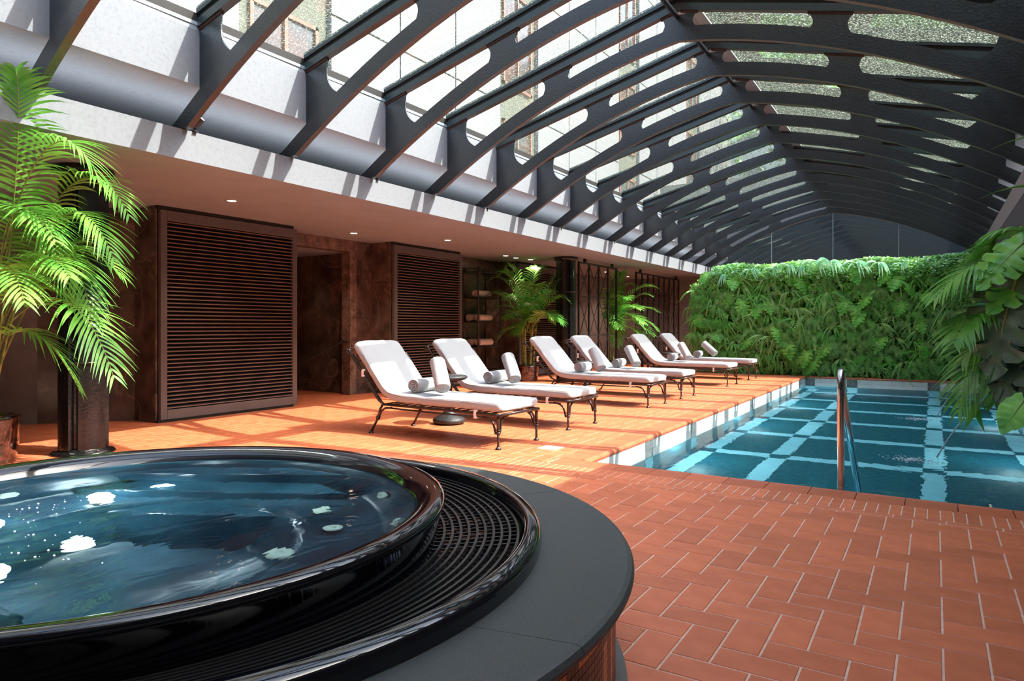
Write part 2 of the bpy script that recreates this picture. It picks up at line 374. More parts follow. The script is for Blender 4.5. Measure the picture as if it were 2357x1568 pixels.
# local frame: x from nose outward over the deck, y along the edge
n = int((PY1-PY0)/.3025)
for k in range(n): put_coping((PX0, PY0+(k+1)*.3025, 0), PI)                 # deck side to the left
for k in range(13): put_coping((PX0-.25+k*.302+.0, PY0, 0), -PI/2)            # near edge
for k in range(13): put_coping((PX0-.25+(k+1)*.302, PY1, 0), PI/2)            # far edge
for k in range(n): put_coping((PX1, PY0+k*.3025, 0), 0)

# ------------------------------------------------------------------ pool
pool = empty('swimming_pool', (0, 0, 0), label='long rectangular pool with teal floor squares and pale crossing bands', category='pool')
WZ, BZ = -.225, -1.0
mb = MB(); mb.box((PX0-.05, PY0-.05, BZ-.2), (PX1+.05, PY1+.05, BZ-.02), 'pool_grey'); mb.build('basin_base', pool)
ys = [PY0]+[v for k in range(7) for v in (6.95+1.62*k, 6.95+1.62*k+.235)]+[PY1]
xs = [PX0, -2.54, -2.34, -1.71, -1.49, -.11, .10, .83, 1.04, PX1]
for i in range(len(xs)-1):
    for j in range(len(ys)-1):
        bx, by = i % 2 == 1, j % 2 == 1
        m = 'pool_light' if bx != by else 'pool_teal'
        if i in (0, 8): m = 'pool_teal'
        q = MB(); q.tile(xs[i]+.002, ys[j]+.002, xs[i+1]-.002, ys[j+1]-.002, BZ-.03, BZ, m, .002); q.build('floor_tile', pool)
def wall_run(a0, a1, cuts, place):
    """panels between cut positions"""
    pts = [a0]+[c for c in cuts if a0 < c < a1]+[a1]
    return pts
def wtile(parent, kind, fixed, a, b, z0, z1, m, t=.02, sgn=1):
    q = MB(); g = .0015
    if kind == 'x': q.box((min(fixed, fixed-sgn*t), a+g, z0+g), (max(fixed, fixed-sgn*t), b-g, z1-g), m)
    else: q.box((a+g, min(fixed, fixed-sgn*t), z0+g), (b-g, max(fixed, fixed-sgn*t), z1-g), m)
    return q.build('wall_tile', parent)
accy = [(PY0, 5.55)]+[(6.95+1.62*k, 6.95+1.62*k+.235) for k in range(7)]
pts = sorted(set([PY0, PY1]+[v for a in accy[1:] for v in a if v < PY1]))
for fx, sg in ((PX0, 1), (PX1, -1)):
    for i in range(len(pts)-1):
        a, b = pts[i], pts[i+1]; acc = b-a < .3
        for z0, z1 in ((-.145, -.02), (-.28, -.145), (BZ, -.28)):
            wtile(pool, 'x', fx, a, b, z0, z1, ('pool_grey' if acc else 'pool_white') if z1 > -.27 else ('pool_light' if acc else 'pool_teal'), sgn=sg)
xp = [PX0, -2.43, -1.74, -1.52, -.13, .10, .83, PX1]
for fy, sg in ((PY1, -1), (PY0, 1)):
    for i in range(len(xp)-1):
        acc = i in (0, 2, 4, 6)
        for z0, z1 in ((-.145, -.02), (-.28, -.145), (BZ, -.28)):
            wtile(pool, 'y', fy, xp[i], xp[i+1], z0, z1, ('pool_grey' if acc else 'pool_white') if z1 > -.27 else ('pool_light' if acc else 'pool_teal'), sgn=sg)
mb = MB(); mb.add([(PX0, PY0, WZ), (PX1, PY0, WZ), (PX1, PY1, WZ), (PX0, PY1, WZ)], [(0, 1, 2, 3)], 'pool_water'); mb.build('water_surface', pool)
mb = MB()
for (a, b) in (((PX0-.3, PY0-.3, BZ-.2), (PX0-.021, PY1+.3, -.1)), ((PX1+.021, PY0-.3, BZ-.2), (PX1+.3, PY1+.3, -.1)), ((PX0, PY0-.3, BZ-.2), (PX1, PY0-.021, -.1)), ((PX0, PY1+.021, BZ-.2), (PX1, PY1+.3, -.1))):
    q = MB(); q.box(a, b, 'pool_grey'); q.build('basin_wall', pool)

for (lx, ly) in ((PX0+.25, 8.0), (PX0+.25, 11.0), (PX0+.25, 14.2), (PX1-.3, 9.5), (PX1-.3, 13.0), (-.8, PY0+.2), (PX0+.6, PY1-.4)):
    l = bpy.data.lights.new('pool_light', 'POINT'); l.shadow_soft_size = 0; l.energy = 10; l.color = (.85, .97, 1); lo = bpy.data.objects.new('pool_light', l); C.objects.link(lo); lo.location = (lx, ly, -.45)  # underwater fill lights, added to brighten the basin
# water jets with their splashes
for (yy, lab) in ((8.48, 'thin arc of water from the side wall to the nearer splash'), (12.2, 'thin arc of water landing at the farther splash, beyond the nearer arc')):
    j = empty('water_jet', (1.15, yy, .5), label=lab, category='water jet', group='water jets into the pool')
    q = MB(); P = []
    for t in range(26):
        x = 1.13-(1.13-.02)*t/25; P.append((x-1.15, (t/25)*.04, (.60-1.45*(x-.76)**2 if x < 2 else 0)-.5))
    q.tube(P, [.0045+.0035*(t/25) for t in range(26)], 'foam', 6); q.build('stream', j, True)
    q = MB(); rr = random.Random(3)
    for t in range(240):
        a = rr.uniform(0, 2*PI); d = abs(rr.gauss(0, .13)); s_ = rr.uniform(.003, .014)
        px, py = -.0-.22+d*1.1*math.cos(a), d*.9*math.sin(a)-.06
        q.tube([(px-1.15, py, WZ-.5+.002), (px-1.15+.0005, py, WZ-.5+.002+s_*.5)], [s_, s_*.5], 'foam', 5)
    q.build('splash_foam', j, True, kind='stuff')

# handrail into the water
h = empty('pool_handrail', (-.59, 5.56, 0), label='polished steel handrail bent over the near pool edge', category='handrail')
P = [(0, 0, -.45), (0, 0, 0), (0, 0, .6), (0, .0, .74)]
for k in range(9):
    a = PI*(1-k/8); P.append((-.012*k/8, .085+.085*math.cos(a), .76+.1*math.sin(a)))
P += [(-.005, .19, .68), (.03, .36, .3), (.068, .55, -.1), (.08, .60, -.25), (.09, .64, -.75)]
q = MB(); q.tube(P, .0255, 'steel', 14); q.build('rail_tube', h, True)
q = MB(); q.lathe([(.026, 0), (.055, 0), (.055, .012), (.03, .02)], 'steel', (.09, .64, BZ), 16, cap1=True); q.build('flange', h, True)

# square drain cover in the deck
q = MB(); q.tile(-3.32, 5.80, -3.12, 6.0, -.01, .002, 'pool_white', .002); o = q.build('drain_cover', label='small square white drain cover set in the orange deck', category='drain cover')
q = MB(); q.tile(-3.0, 17.35, -2.82, 17.5, -.01, .002, 'pool_grey', .002); o = q.build('drain_cover', label='small grey drain cover near the foot of the green wall', category='drain cover')

# ------------------------------------------------------------------ walls
def wall_poly(name, pts, z0, z1, m, th=.15, **kw):
    q = MB()
    for (a, b) in zip(pts[:-1], pts[1:]):
        a, b = Vector((*a, 0)), Vector((*b, 0)); d = (b-a).normalized(); nrm = Vector((-d.y, d.x, 0))*th
        vs = []
        for p in (a, b, b+nrm, a+nrm): vs += [(p.x, p.y, z0), (p.x, p.y, z1)]
        q.add(vs, [(0, 2, 3, 1), (2, 4, 5, 3), (4, 6, 7, 5), (6, 0, 1, 7), (1, 3, 5, 7), (0, 6, 4, 2)], m)
    return q.build(name, kind='structure', **kw)
XW = -8.13
wall_poly('wall_left', [(-9.35, 4.0), (-8.66, 4.84)], 0, CZ, 'marble')
wall_poly('wall_side', [(-11, 2.0), (-9.35, 4.0)], 0, CZ, 'grey_wall')
# marble wall plane behind, in panels (parts of the wall)
wl = empty('wall_back', kind='structure')
def panel(x0, y0, x1, y1, z0, z1, m='marble', par=wl):
    q = MB(); q.box((x0, y0, z0), (x1, y1, z1), m); return q.build('marble_panel', par)
for (y0, y1) in ((8.56, 8.72), (8.723, 9.12), (11.15, 11.95), (11.953, 12.75), (12.753, 13.37), (15.5, 16.4), (16.403, 17.3), (17.303, 18.2), (18.203, 19.1), (19.103, 20.4)):
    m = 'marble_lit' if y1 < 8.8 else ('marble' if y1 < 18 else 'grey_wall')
    panel(-8.85, y0, -8.65, y1-.003, 0, 1.345, m); panel(-8.85, y0, -8.65, y1-.003, 1.348, CZ, m)
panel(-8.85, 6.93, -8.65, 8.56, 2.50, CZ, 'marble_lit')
# alcove with stair
al = empty('wall_alcove', kind='structure')
for k in range(3):
    y0 = 6.5+k*1.02
    panel(-10.7, y0, -10.6, y0+1.017, -1.2, 1.3, par=al); panel(-10.7, y0, -10.6, y0+1.017, 1.303, 2.5, par=al)
panel(-10.6, 8.72, -8.85, 8.9, -1.2, 2.5, par=al); panel(-10.6, 6.5, -8.85, 6.7, -1.2, 2.5, par=al)
q = MB(); q.box((-10.8, 6.5, 2.5), (-8.851, 8.9, 2.62), 'white'); q.build('alcove_ceiling', al)
# stair rail in alcove
r_ = empty('stair_handrail', (-8.9, 8.6, .7), label='dark iron stair handrail descending inside the marble alcove', category='handrail')
q = MB(); q.tube([(.25, .0, .12), (.22, -.02, .22), (.12, -.06, .24), (-.05, -.2, .12), (-.9, -1.3, -.6)], .02, 'iron', 8); q.build('rail', r_, True)
q = MB(); q.tube([(-.1, -.26, .05), (-.1, -.2, -.05), (-.1, .0, -.06)], .012, 'iron', 6); q.build('bracket', r_, True)

# louvred boxes
def louvre(y0, y1, lab):
    t = empty('louvre_unit', (XW, y0, 0), label=lab, category='louvre', group='bronze louvred units along the marble wall')
    Wd = y1-y0
    q = MB(); q.box((-.52, 0.0, 0), (-.06, .02, CZ-.001), 'marble'); q.build('marble_side', t)
    q = MB(); q.box((-.52, Wd-.04, 0), (-.06, Wd-.02, CZ-.001), 'marble'); q.build('marble_side', t)
    q = MB(); q.box((-.50, .02, .0), (-.07, Wd-.04, CZ-.002), 'black'); q.build('core', t)
    q = MB(); q.box((-.07, .0, .0), (-.01, Wd-.03, .035), 'black'); q.build('plinth', t)
    q = MB(); q.box((-.07, .0, 2.655), (-.01, Wd-.03, CZ-.002), 'black'); q.build('shadow_gap', t)
    f0, f1 = .03, Wd+.03; zt = 2.65; b = .085
    for nm, a, c in (('stile', (-.06, f0, .035), (0, f0+b, zt)), ('stile', (-.06, f1-b, .035), (0, f1, zt)), ('rail', (-.06, f0+b, .035), (0, f1-b, .035+.12)), ('rail', (-.06, f0+b, zt-.13), (0, f1-b, zt))):
        q = MB(); q.box(a, c, 'louvre_frame'); bevel(q.build(nm, t), .003, 1)
    q = MB(); l = (f1-b)-(f0+b); q.prism([(-.06, .026), (-.058, .03), (-.016, .006), (-.016, -.001)], 0, l, 'slat_shaded', 'y'); q.prism([(-.016, -.006), (-.016, .007), (-.009, .006), (-.008, -.005)], 0, l, 'slat', 'y'); N = 47; me = None
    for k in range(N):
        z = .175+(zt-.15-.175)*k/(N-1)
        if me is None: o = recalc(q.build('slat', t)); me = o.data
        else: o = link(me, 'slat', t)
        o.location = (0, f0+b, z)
    return t
louvre(4.81, 6.93, 'large dark bronze louvred unit nearest the round tub')
louvre(9.09, 11.13, 'dark bronze louvred unit between the alcove and the towel shelf')
louvre(13.37, 15.45, 'dark bronze louvred unit behind the potted palm by the column')

# end wall
q = MB(); q.box((-11, 20.42, 0), (FX+.1, 20.6, CZ), 'grey_wall'); q.box((FX+.1, 20.42, 0), (3.5, 20.6, 2.72), 'grey_wall'); q.build('wall_far', kind='structure')
# panelled door on the end wall, behind the lattice
q = MB(); q.box((-8.0, 20.36, 0), (-7.0, 20.41, 2.2), 'marble'); d1 = q.build('door_1', kind='structure')
q = MB(); q.box((-7.9, 20.34, .08), (-7.1, 20.36, 2.1), 'louvre_frame'); q.build('door_leaf', d1)

# ------------------------------------------------------------------ soffits, fascias
q = MB(); q.box((-11, -3, CZ), (FX+.0, 20.42, CZ+.14), 'soffit'); q.build('ceiling', kind='structure')
q = MB(); q.box((-7.25, -3, CZ+.14), (FX-.2, 20.42, CZ+.16), 'white'); q.build('floor_trough', kind='structure')
q = MB(); q.box((FX, -3, CZ-.002), (FX+.02, 20.42, FT), 'white'); q.box((FX-.2, -3, CZ+.14), (FX, 20.42, FT-.001), 'white'); q.build('trim_1', kind='structure')
q = MB(); q.box((-7.3, -3, 3.318), (-5.701, 20.42, 3.45), 'white'); q.build('ceiling_trough', kind='structure')
q = MB(); q.box((-7.4, -3, CZ+.14), (-7.25, 20.42, 3.4), 'grey_wall'); q.build('wall_trough', kind='structure')
q = MB(); q.box((-5.7, -3, 3.315), (-5.5, 20.42, 3.80), 'white'); q.build('trim_2', kind='structure')       # upstand
# right side
RF = .87
q = MB(); q.box((RF, -3, CZ), (3.4, 20.42, CZ+.14), 'soffit'); q.build('ceiling_right', kind='structure')
q = MB(); q.box((RF-.02, -3, CZ-.002), (RF, 20.42, FT), 'white'); q.box((RF, -3, CZ+.14), (RF+.2, 20.42, FT-.001), 'white'); q.build('trim_3', kind='structure')
q = MB(); q.box((.981, -3, 3.318), (2.5, 20.42, 3.45), 'white'); q.build('ceiling_trough_right', kind='structure')
q = MB(); q.box((.78, -3, 3.315), (.98, 20.42, 3.80), 'white'); q.build('trim_4', kind='structure')
q = MB(); q.box((2.4, -3, CZ+.14), (2.55, 20.42, 3.4), 'grey_wall'); q.build('wall_trough_right', kind='structure')
q = MB(); q.box((3.2, -3, 0), (3.4, 20.42, CZ), 'soffit'); q.build('wall_right', kind='structure')
q = MB(); q.box((-11.2, -3, 0), (-11, 20.6, CZ), 'grey_wall'); q.build('wall_outer_left', kind='structure')
q = MB(); q.box((-11.2, -3.2, 0), (3.4, -3, 3.4), 'grey_wall'); q.build('wall_behind', kind='structure')
# raised planter ledge on the right
q = MB(); q.box((1.34, 5.8, 0), (1.44, 17.8, .42), 'pool_white'); q.box((1.44, 5.8, 0), (2.4, 17.8, .36), 'soil'); q.box((1.3, 5.8, .40), (1.5, 17.8, .44), 'coping')
q.build('planter_ledge', label='low white planter ledge along the right side of the pool', category='planter')

# ------------------------------------------------------------------ glass roof
roof = empty('glass_roof', (0, 0, 0), label='long glazed roof on dark curved ribs over the pool hall', category='roof')
TH = .06
def rib_mesh():
    q = MB(); m = 'rib'
    N = 22; xa = RX-3.62; xb = RX+3.62
    def half(sg):
        lo = []; hi = []
        for i in range(N+1):
            x = RX+sg*3.62*i/N; z = ribz(x); sl = .1433+.1552*abs(x-RX)
            hi.append((x, z+.155*math.sqrt(1+sl*sl))); lo.append((x, max(z, FT+.003)))
        return lo, hi
    for sg in (-1, 1):
        lo, hi = half(sg); poly = lo+hi[::-1]
        n = len(lo)
        vs = [(x, 0, z) for x, z in lo]+[(x, 0, z) for x, z in hi]+[(x, TH, z) for x, z in lo]+[(x, TH, z) for x, z in hi]
        fs = []
        for i in range(n-1):
            fs += [(i, i+1, n+i+1, n+i), (2*n+i, 3*n+i, 3*n+i+1, 2*n+i+1), (i, 2*n+i, 2*n+i+1, i+1), (n+i, n+i+1, 3*n+i+1, 3*n+i)]
        q.add(vs, fs, m)
    return q
def web(q, x0t, x1t, x0b, x1b, waist, y0=.022, y1=.038, endcap=None):
    """plate between rib top and rafter underside with concave sides"""
    K = 10
    def side(xt, xb, bow):
        out = []
        for i in range(K+1):
            t = i/K; x = xt+(xb-xt)*t; x += bow*math.sin(PI*t); 
            z = rafz(x)*(1-t)+(ribz(x)+.12)*t; out.append((x, z))
        return out
    L = side(x0t, x0b, waist[0]); R = side(x1t, x1b, waist[1]); n = K+1
    vs = [(x, y0, z) for x, z in L]+[(x, y0, z) for x, z in R]+[(x, y1, z) for x, z in L]+[(x, y1, z) for x, z in R]
    fs = []
    for i in range(K):
        fs += [(i, n+i, n+i+1, i+1), (2*n+i, 2*n+i+1, 3*n+i+1, 3*n+i), (i, i+1, 2*n+i+1, 2*n+i), (n+i, 3*n+i, 3*n+i+1, n+i+1)]
    q.add(vs, fs, 'rib')
rb = rib_mesh(); rib_me = None
wb = []
for sg in (-1, 1):
    q = MB()
    if sg < 0: web(q, -5.50, -5.19, -5.50, -4.98, (0, -.09))
    else: web(q, -5.19+2*0, -5.19, -5.19, -5.19, (0, 0)); q = MB(); web(q, .47, .78, .26, .78, (.09, 0))
    wb.append(q)
    q = MB(); a, b = (-4.06, -3.66) if sg < 0 else (-1.06, -.66); web(q, a, b, a+(-.03), b+.03, (.06, -.06)); wb.append(q)
q = MB(); web(q, -2.56, -2.16, -2.59, -2.13, (.06, -.06)); wb.append(q)
wme = []
for k, y in enumerate(YR):
    if rib_me is None:
        rr_ = recalc(rb.build('rib', roof)); rib_me = rr_.data; rib_me.name = 'rib'
    else: rr_ = link(rib_me, 'rib', roof)
    rr_.location = (0, y, 0)
    for i, q in enumerate(wb):
        if len(wme) < len(wb): o = recalc(q.build('web_plate', rr_)); wme.append(o.data)
        else: o = link(wme[i], 'web_plate', rr_)
# rafters and glazing bars
q = MB()
for sg in (-1, 1):
    x0, x1 = RX, RX+sg*(UX+.0)
    for (d0, d1, ya, yb, m) in ((0, .075, -.005, .065, 'rafter'), (.075, .12, .012, .048, 'black'), (.12, .175, -.01, .07, 'rafter')):
        vs = [(x0, ya, rafz(x0)+d0), (x1, ya, rafz(x1)+d0), (x1, ya, rafz(x1)+d1), (x0, ya, rafz(x0)+d1), (x0, yb, rafz(x0)+d0), (x1, yb, rafz(x1)+d0), (x1, yb, rafz(x1)+d1), (x0, yb, rafz(x0)+d1)]
        q.add(vs, [(0, 1, 2, 3), (4, 7, 6, 5), (0, 4, 5, 1), (2, 6, 7, 3), (1, 5, 6, 2), (0, 3, 7, 4)], m)
rme = None
for y in YR:
    if rme is None: o = recalc(q.build('rafter', roof)); rme = o.data
    else: o = link(rme, 'rafter', roof)
    o.location = (0, y, 0)
# rusty packing strips where webs meet rafters
q = MB()
for a, b in ((-5.5, -5.19), (-4.06, -3.66), (-2.56, -2.38), (-2.34, -2.16), (-1.06, -.66), (.47, .78)):
    q.add([(a, .012, rafz(a)-.02), (b, .012, rafz(b)-.02), (b, .012, rafz(b)), (a, .012, rafz(a)), (a, .05, rafz(a)-.02), (b, .05, rafz(b)-.02), (b, .05, rafz(b)), (a, .05, rafz(a))], [(0, 1, 2, 3), (4, 7, 6, 5), (0, 4, 5, 1), (2, 6, 7, 3), (1, 5, 6, 2), (0, 3, 7, 4)], 'rust')
for i, y in enumerate(YR):
    if i == 0: o = q.build('packing_strip', roof, kind='stuff'); pme = o.data
    else: o = link(pme, 'packing_strip', roof, kind='stuff')
    o.location = (0, y, 0)
# panes
pm = {}
for k in range(len(YR)-1):
    for sg in (-1, 1):
        if sg not in pm:
            q = MB(); xr = RX+sg*.05; xe = RX+sg*(UX+.12); y0, y1 = .03, 1.195+.03
            q.add([(xr, y0, rafz(xr)+.15), (xe, y0, rafz(xe)+.15), (xe, y1, rafz(xe)+.15), (xr, y1, rafz(xr)+.15)], [(0, 1, 2, 3)], 'glass'); o = q.build('glass_pane', roof); pm[sg] = o.data
        else: o = link(pm[sg], 'glass_pane', roof)
        o.location = (0, YR[k], 0)
# eaves profiles, ridge tube, ridge flashing
for sg in (-1, 1):
    xe = RX+sg*UX; q = MB()
    q.box((min(xe, xe+sg*.1), -.3, 3.80), (max(xe, xe+sg*.1), 20.42, 3.84), 'alu'); q.box((min(xe-sg*.01, xe+sg*.1), -.3, 3.84), (max(xe-sg*.01, xe+sg*.1), 20.42, 3.87), 'alu'); q.box((min(xe, xe+sg*.1), -.3, 3.87), (max(xe, xe+sg*.1), 20.42, 3.95), 'black')
    q.build('eaves_profile', roof)
for k in range(len(YR)-1):
    q = MB(); q.tube([(RX, YR[k]+.05, 4.545), (RX, YR[k+1]+.0, 4.545)], .026, 'rib', 10); q.build('ridge_tube', roof, True)
q = MB(); q.prism([(RX-.14, 4.735), (RX, 4.775), (RX+.14, 4.735), (RX+.14, 4.80), (RX, 4.84), (RX-.14, 4.80)], -.3, 20.42, 'alu'); q.build('ridge_cap', roof)
# roof closing beyond glass (outside roofing each side of the upstands)
q = MB(); q.box((-11.2, -3.2, 3.4), (-5.62, 20.6, 3.5), 'roof_out'); q.box((.88, -3.2, 3.4), (3.4, 20.6, 3.5), 'roof_out')
q.box((-5.7, -3.2, 3.4), (1.0, -.3, 4.9), 'roof_out'); q.build('ceiling_outer', kind='structure')
# fill light strips added out of sight behind both beams to brighten the troughs
def strip(name, x, e):
    l = bpy.data.lights.new(name, 'AREA'); l.shape = 'RECTANGLE'; l.size = .06; l.size_y = 23; l.energy = e; l.color = (.95, .98, 1)
    o = bpy.data.objects.new(name, l); C.objects.link(o); o.location = (x, 8.8, 2.9); o.rotation_euler = (PI, 0, 0)
strip('cove_fill', FX-.3, 62); strip('cove_fill', RF+.3, 30)
# gable glazing
g = empty('window_1', (0, 20.40, 0), kind='structure')
xsg = [-5.7, -3.956, RX, -.80, .98]
for a, b in zip(xsg[:-1], xsg[1:]):
    K = 8; top = [(a+(b-a)*i/K, ribz(a+(b-a)*i/K)+.1) for i in range(K+1)]
    q = MB(); q.prism([(b-.006, 2.72), (a+.006, 2.72)]+[(min(max(x, a+.006), b-.006), z) for x, z in top], 0, .012, 'gable', 'y'); q.build('glass_pane', g)
for x in xsg[1:-1]:
    q = MB(); q.box((x-.007, -.01, 2.72), (x+.007, .02, ribz(x)+.1), 'alu'); q.build('glazing_joint', g)
q = MB(); q.box((-8, 22.5, 0), (4, 22.7, 6), 'roof_out'); q.build('wall_backing', kind='structure')  # dark backing added beyond the gable glass to bring out its reflections

# ------------------------------------------------------------------ columns
def column(x, y, lab):
    t = empty('iron_column', (x, y, 0), label=lab, category='column', group='black iron columns')
    prof = []; n = 48
    q = MB()
    def ring(r, z): return [(r_*math.cos(2*PI*k/n), r_*math.sin(2*PI*k/n), z) for k, r_ in enumerate(r)]
    rs = [.205-(.035 if (k % 12) in (5, 6) else 0)+(.006 if (k % 12) in (4, 7) else 0) for k in range(n)]
    vs = ring(rs, .05)+ring(rs, CZ-.06); fs = [(k, (k+1) % n, n+(k+1) % n, n+k) for k in range(n)]
    q.add(vs, fs, 'column'); q.build('shaft', t)
    for z in (.85*1.0, 1.93):
        q = MB(); q.lathe([(.2, z), (.225, z), (.232, z+.01), (.225, z+.02), (.2, z+.02)], 'column', n=32); q.build('band', t, True)
    q = MB(); q.lathe([(0, .0), (.27, 0), (.27, .012), (.25, .03), (.21, .035), (.2, .06)], 'column', n=32); q.build('base_plate', t, True)
    q = MB(); q.lathe([(.2, CZ-.09), (.215, CZ-.075), (.25, CZ-.065), (.262, CZ-.05), (.262, CZ-.015), (.25, CZ-.001), (0, CZ-.001)], 'column', n=32); q.build('capital', t, True)
column(-6.87, 3.33, 'black fluted iron column beside the round tub and big palm')
column(-6.80, 13.15, 'black fluted iron column between the middle palm and the lattice')

# ------------------------------------------------------------------ lattice screens
def lattice(y0, y1, nb, lab):
    t = empty('lattice_screen', (-6.6, y0, 0), label=lab, category='screen', group='black iron lattice screens')
    Wd = y1-y0; Z1 = 2.62; zs = [.05, .55+.0, 1.02, 1.87, Z1]
    zs = [.05, 1.0, 1.86, Z1]
    for nm, a, b in (('frame_bar', (-.02, 0, .0), (.02, .04, Z1)), ('frame_bar', (-.02, Wd-.04, .0), (.02, Wd, Z1)), ('frame_bar', (-.02, .04, Z1-.04), (.02, Wd-.04, Z1)), ('frame_bar', (-.02, .04, .0), (.02, Wd-.04, .05))):
        q = MB(); q.box(a, b, 'iron'); q.build(nm, t)
    for z in zs[1:-1]:
        q = MB(); q.box((-.012, .04, z-.012), (.012, Wd-.04, z+.012), 'iron'); q.build('cross_bar', t)
    bw = (Wd-.04)/nb
    for k in range(1, nb):
        q = MB(); y = .02+bw*k; q.box((-.018, y-.018, .05), (.018, y+.018, Z1-.04), 'shelf_iron'); q.build('upright', t)
    for k in range(nb):
        a, b = .02+bw*k, .02+bw*(k+1)
        for z0, z1 in zip(zs[:-1], zs[1:]):
            z0 += .02; z1 -= .02
            q = MB(); q.tube([(.016, a+.01, z0), (.016, b-.01, z1)], .0095, 'iron', 4); q.build('diagonal', t)
            q = MB(); q.tube([(-.002, b-.01, z0), (-.002, a+.01, z1)], .0095, 'iron', 4); q.build('diagonal', t)
    for yy in (.3, Wd-.3):
        q = MB(); q.box((-.03, yy, Z1), (.03, yy+.05, CZ), 'iron'); q.build('hanger', t)
lattice(13.35, 15.45, 4, 'black iron lattice screen of four bays beside the column')
lattice(16.7, 20.2, 8, 'longer black iron lattice screen of eight bays by the green wall')

# ------------------------------------------------------------------ towel shelf
sh = empty('towel_shelf', (-8.4, 12.26, 0), label='tall black wrought iron shelf with scrolled posts beside the louvres', category='shelf')
for sx in (-.2, .2):
    for sy in (-.43, .43):
        q = MB(); P = [(sx, sy, 0), (sx, sy, 2.36)]
        for k in range(13):
            a = PI-k/12*2*PI*.8; r = .05*(1-k/26); P.append((sx, sy+(.05+r*math.cos(a))*(-1 if sy > 0 else 1), 2.42+r*math.sin(a)))
        q.tube(P, .017, 'shelf_iron', 6)
        for z in (.7, 1.0, 1.55, 2.05, .4): q.tube([(sx, sy, z), (sx, sy, z+.03)], .026, 'shelf_iron', 6)
        q.build('post', sh, True)
for z in (.24, .75, 1.28, 1.80, 2.35):
    q = MB(); e = .012
    for a, b in (((-.2, -.43, z), (.2, -.41, z+.02)), ((-.2, .41, z), (.2, .43, z+.02)), ((-.21, -.43, z), (-.19, .43, z+.02)), ((.19, -.43, z), (.21, .43, z+.02))): q.box(a, b, 'iron')
    q.build('shelf_frame', sh)
    if z < 2.3:
        q = MB(); q.box((-.19, -.41, z+.0), (.19, .41, z+.014), 'shelf_iron'); q.build('shelf_board', sh)
for sx in (-.2, .2):
    q = MB(); q.tube([(sx, .33*math.cos(PI*k/12), 2.36+.11*math.sin(PI*k/12)) for k in range(13)], .01, 'iron', 6); q.build('arch', sh, True)

# ------------------------------------------------------------------ rolled towels
def towel_mesh(L, R, mt):
    q = MB(); n = 26; seg = 9
    turns = 3.6
    # outer body
    vs = []; fs = []
    for i in range(seg+1):
        t = i/seg; y = -L/2+L*t; e = math.sin(PI*min(1, max(0, t)))**.2 if 0 < t < 1 else .86
        for k in range(n):
            a = 2*PI*k/n; r = R*(.965+.035*math.sin(3*a+t*2))*(.93+.07*e)
            vs.append((r*math.cos(a), y, r*math.sin(a)*(.94 if math.sin(a) < 0 else 1)))
    for i in range(seg):
        for k in range(n): fs.append((i*n+k, i*n+(k+1) % n, (i+1)*n+(k+1) % n, (i+1)*n+k))
    q.add(vs, fs, mt)
    # spiral ends
    for sy in (-1, 1):
        vs = []; fs = []; K = int(turns*16)
        for i in range(K+1):
            t = i/K; a = turns*2*PI*t; r = R*.12+(R*.86)*t; rw = R*.105
            for (rr, dy) in ((r-rw, -.006), (r-rw*.35, .010), (r+rw*.35, .010), (r+rw, -.006)):
                rr = max(.001, min(rr, R*.97)); vs.append((rr*math.cos(a), sy*(L/2+dy), rr*math.sin(a)*.97))
        for i in range(K):
            for k in range(3): fs.append((i*4+k, i*4+k+1, (i+1)*4+k+1, (i+1)*4+k))
        q.add(vs, fs, mt)
        vs = [(0, sy*(L/2-.008), 0)]+[(R*.93*math.cos(2*PI*k/n), sy*(L/2-.008), R*.93*math.sin(2*PI*k/n)) for k in range(n)]
        q.add(vs, [(0, 1+k, 1+(k+1) % n) for k in range(n)], mt)
    return recalc(q.build('rolled_towel', smooth=True))
tw = towel_mesh(.42, .078, 'towel'); tme = tw.data; C.objects.unlink(tw); bpy.data.objects.remove(tw)
tw = towel_mesh(.5, .082, 'towel_b'); tmb = tw.data; bpy.data.objects.remove(tw)
def towel(me, loc, rot, lab, grp):
    o = link(me, 'rolled_towel', None, loc, label=lab, category='towel', group=grp); o.rotation_euler = rot; return o
SG = 'rolled towels on the iron shelf'
towel(tmb, (-8.34, 12.16, 1.814+.084), (0, 0, 0), 'beige rolled towel alone on the upper board of the iron shelf', SG)
towel(tmb, (-8.49, 12.14, 1.294+.084), (0, 1, 0), 'beige rolled towel at the back of the middle shelf board', SG)
towel(tmb, (-8.30, 12.18, 1.294+.084), (0, 2, .05), 'beige rolled towel at the front of the middle shelf board', SG)
towel(tmb, (-8.49, 12.16, .764+.084), (0, 1.4, 0), 'beige rolled towel at the back of the lowest visible shelf board', SG)
towel(tmb, (-8.30, 12.20, .764+.084), (0, .6, .03), 'beige rolled towel at the front of the lowest visible shelf board', SG)

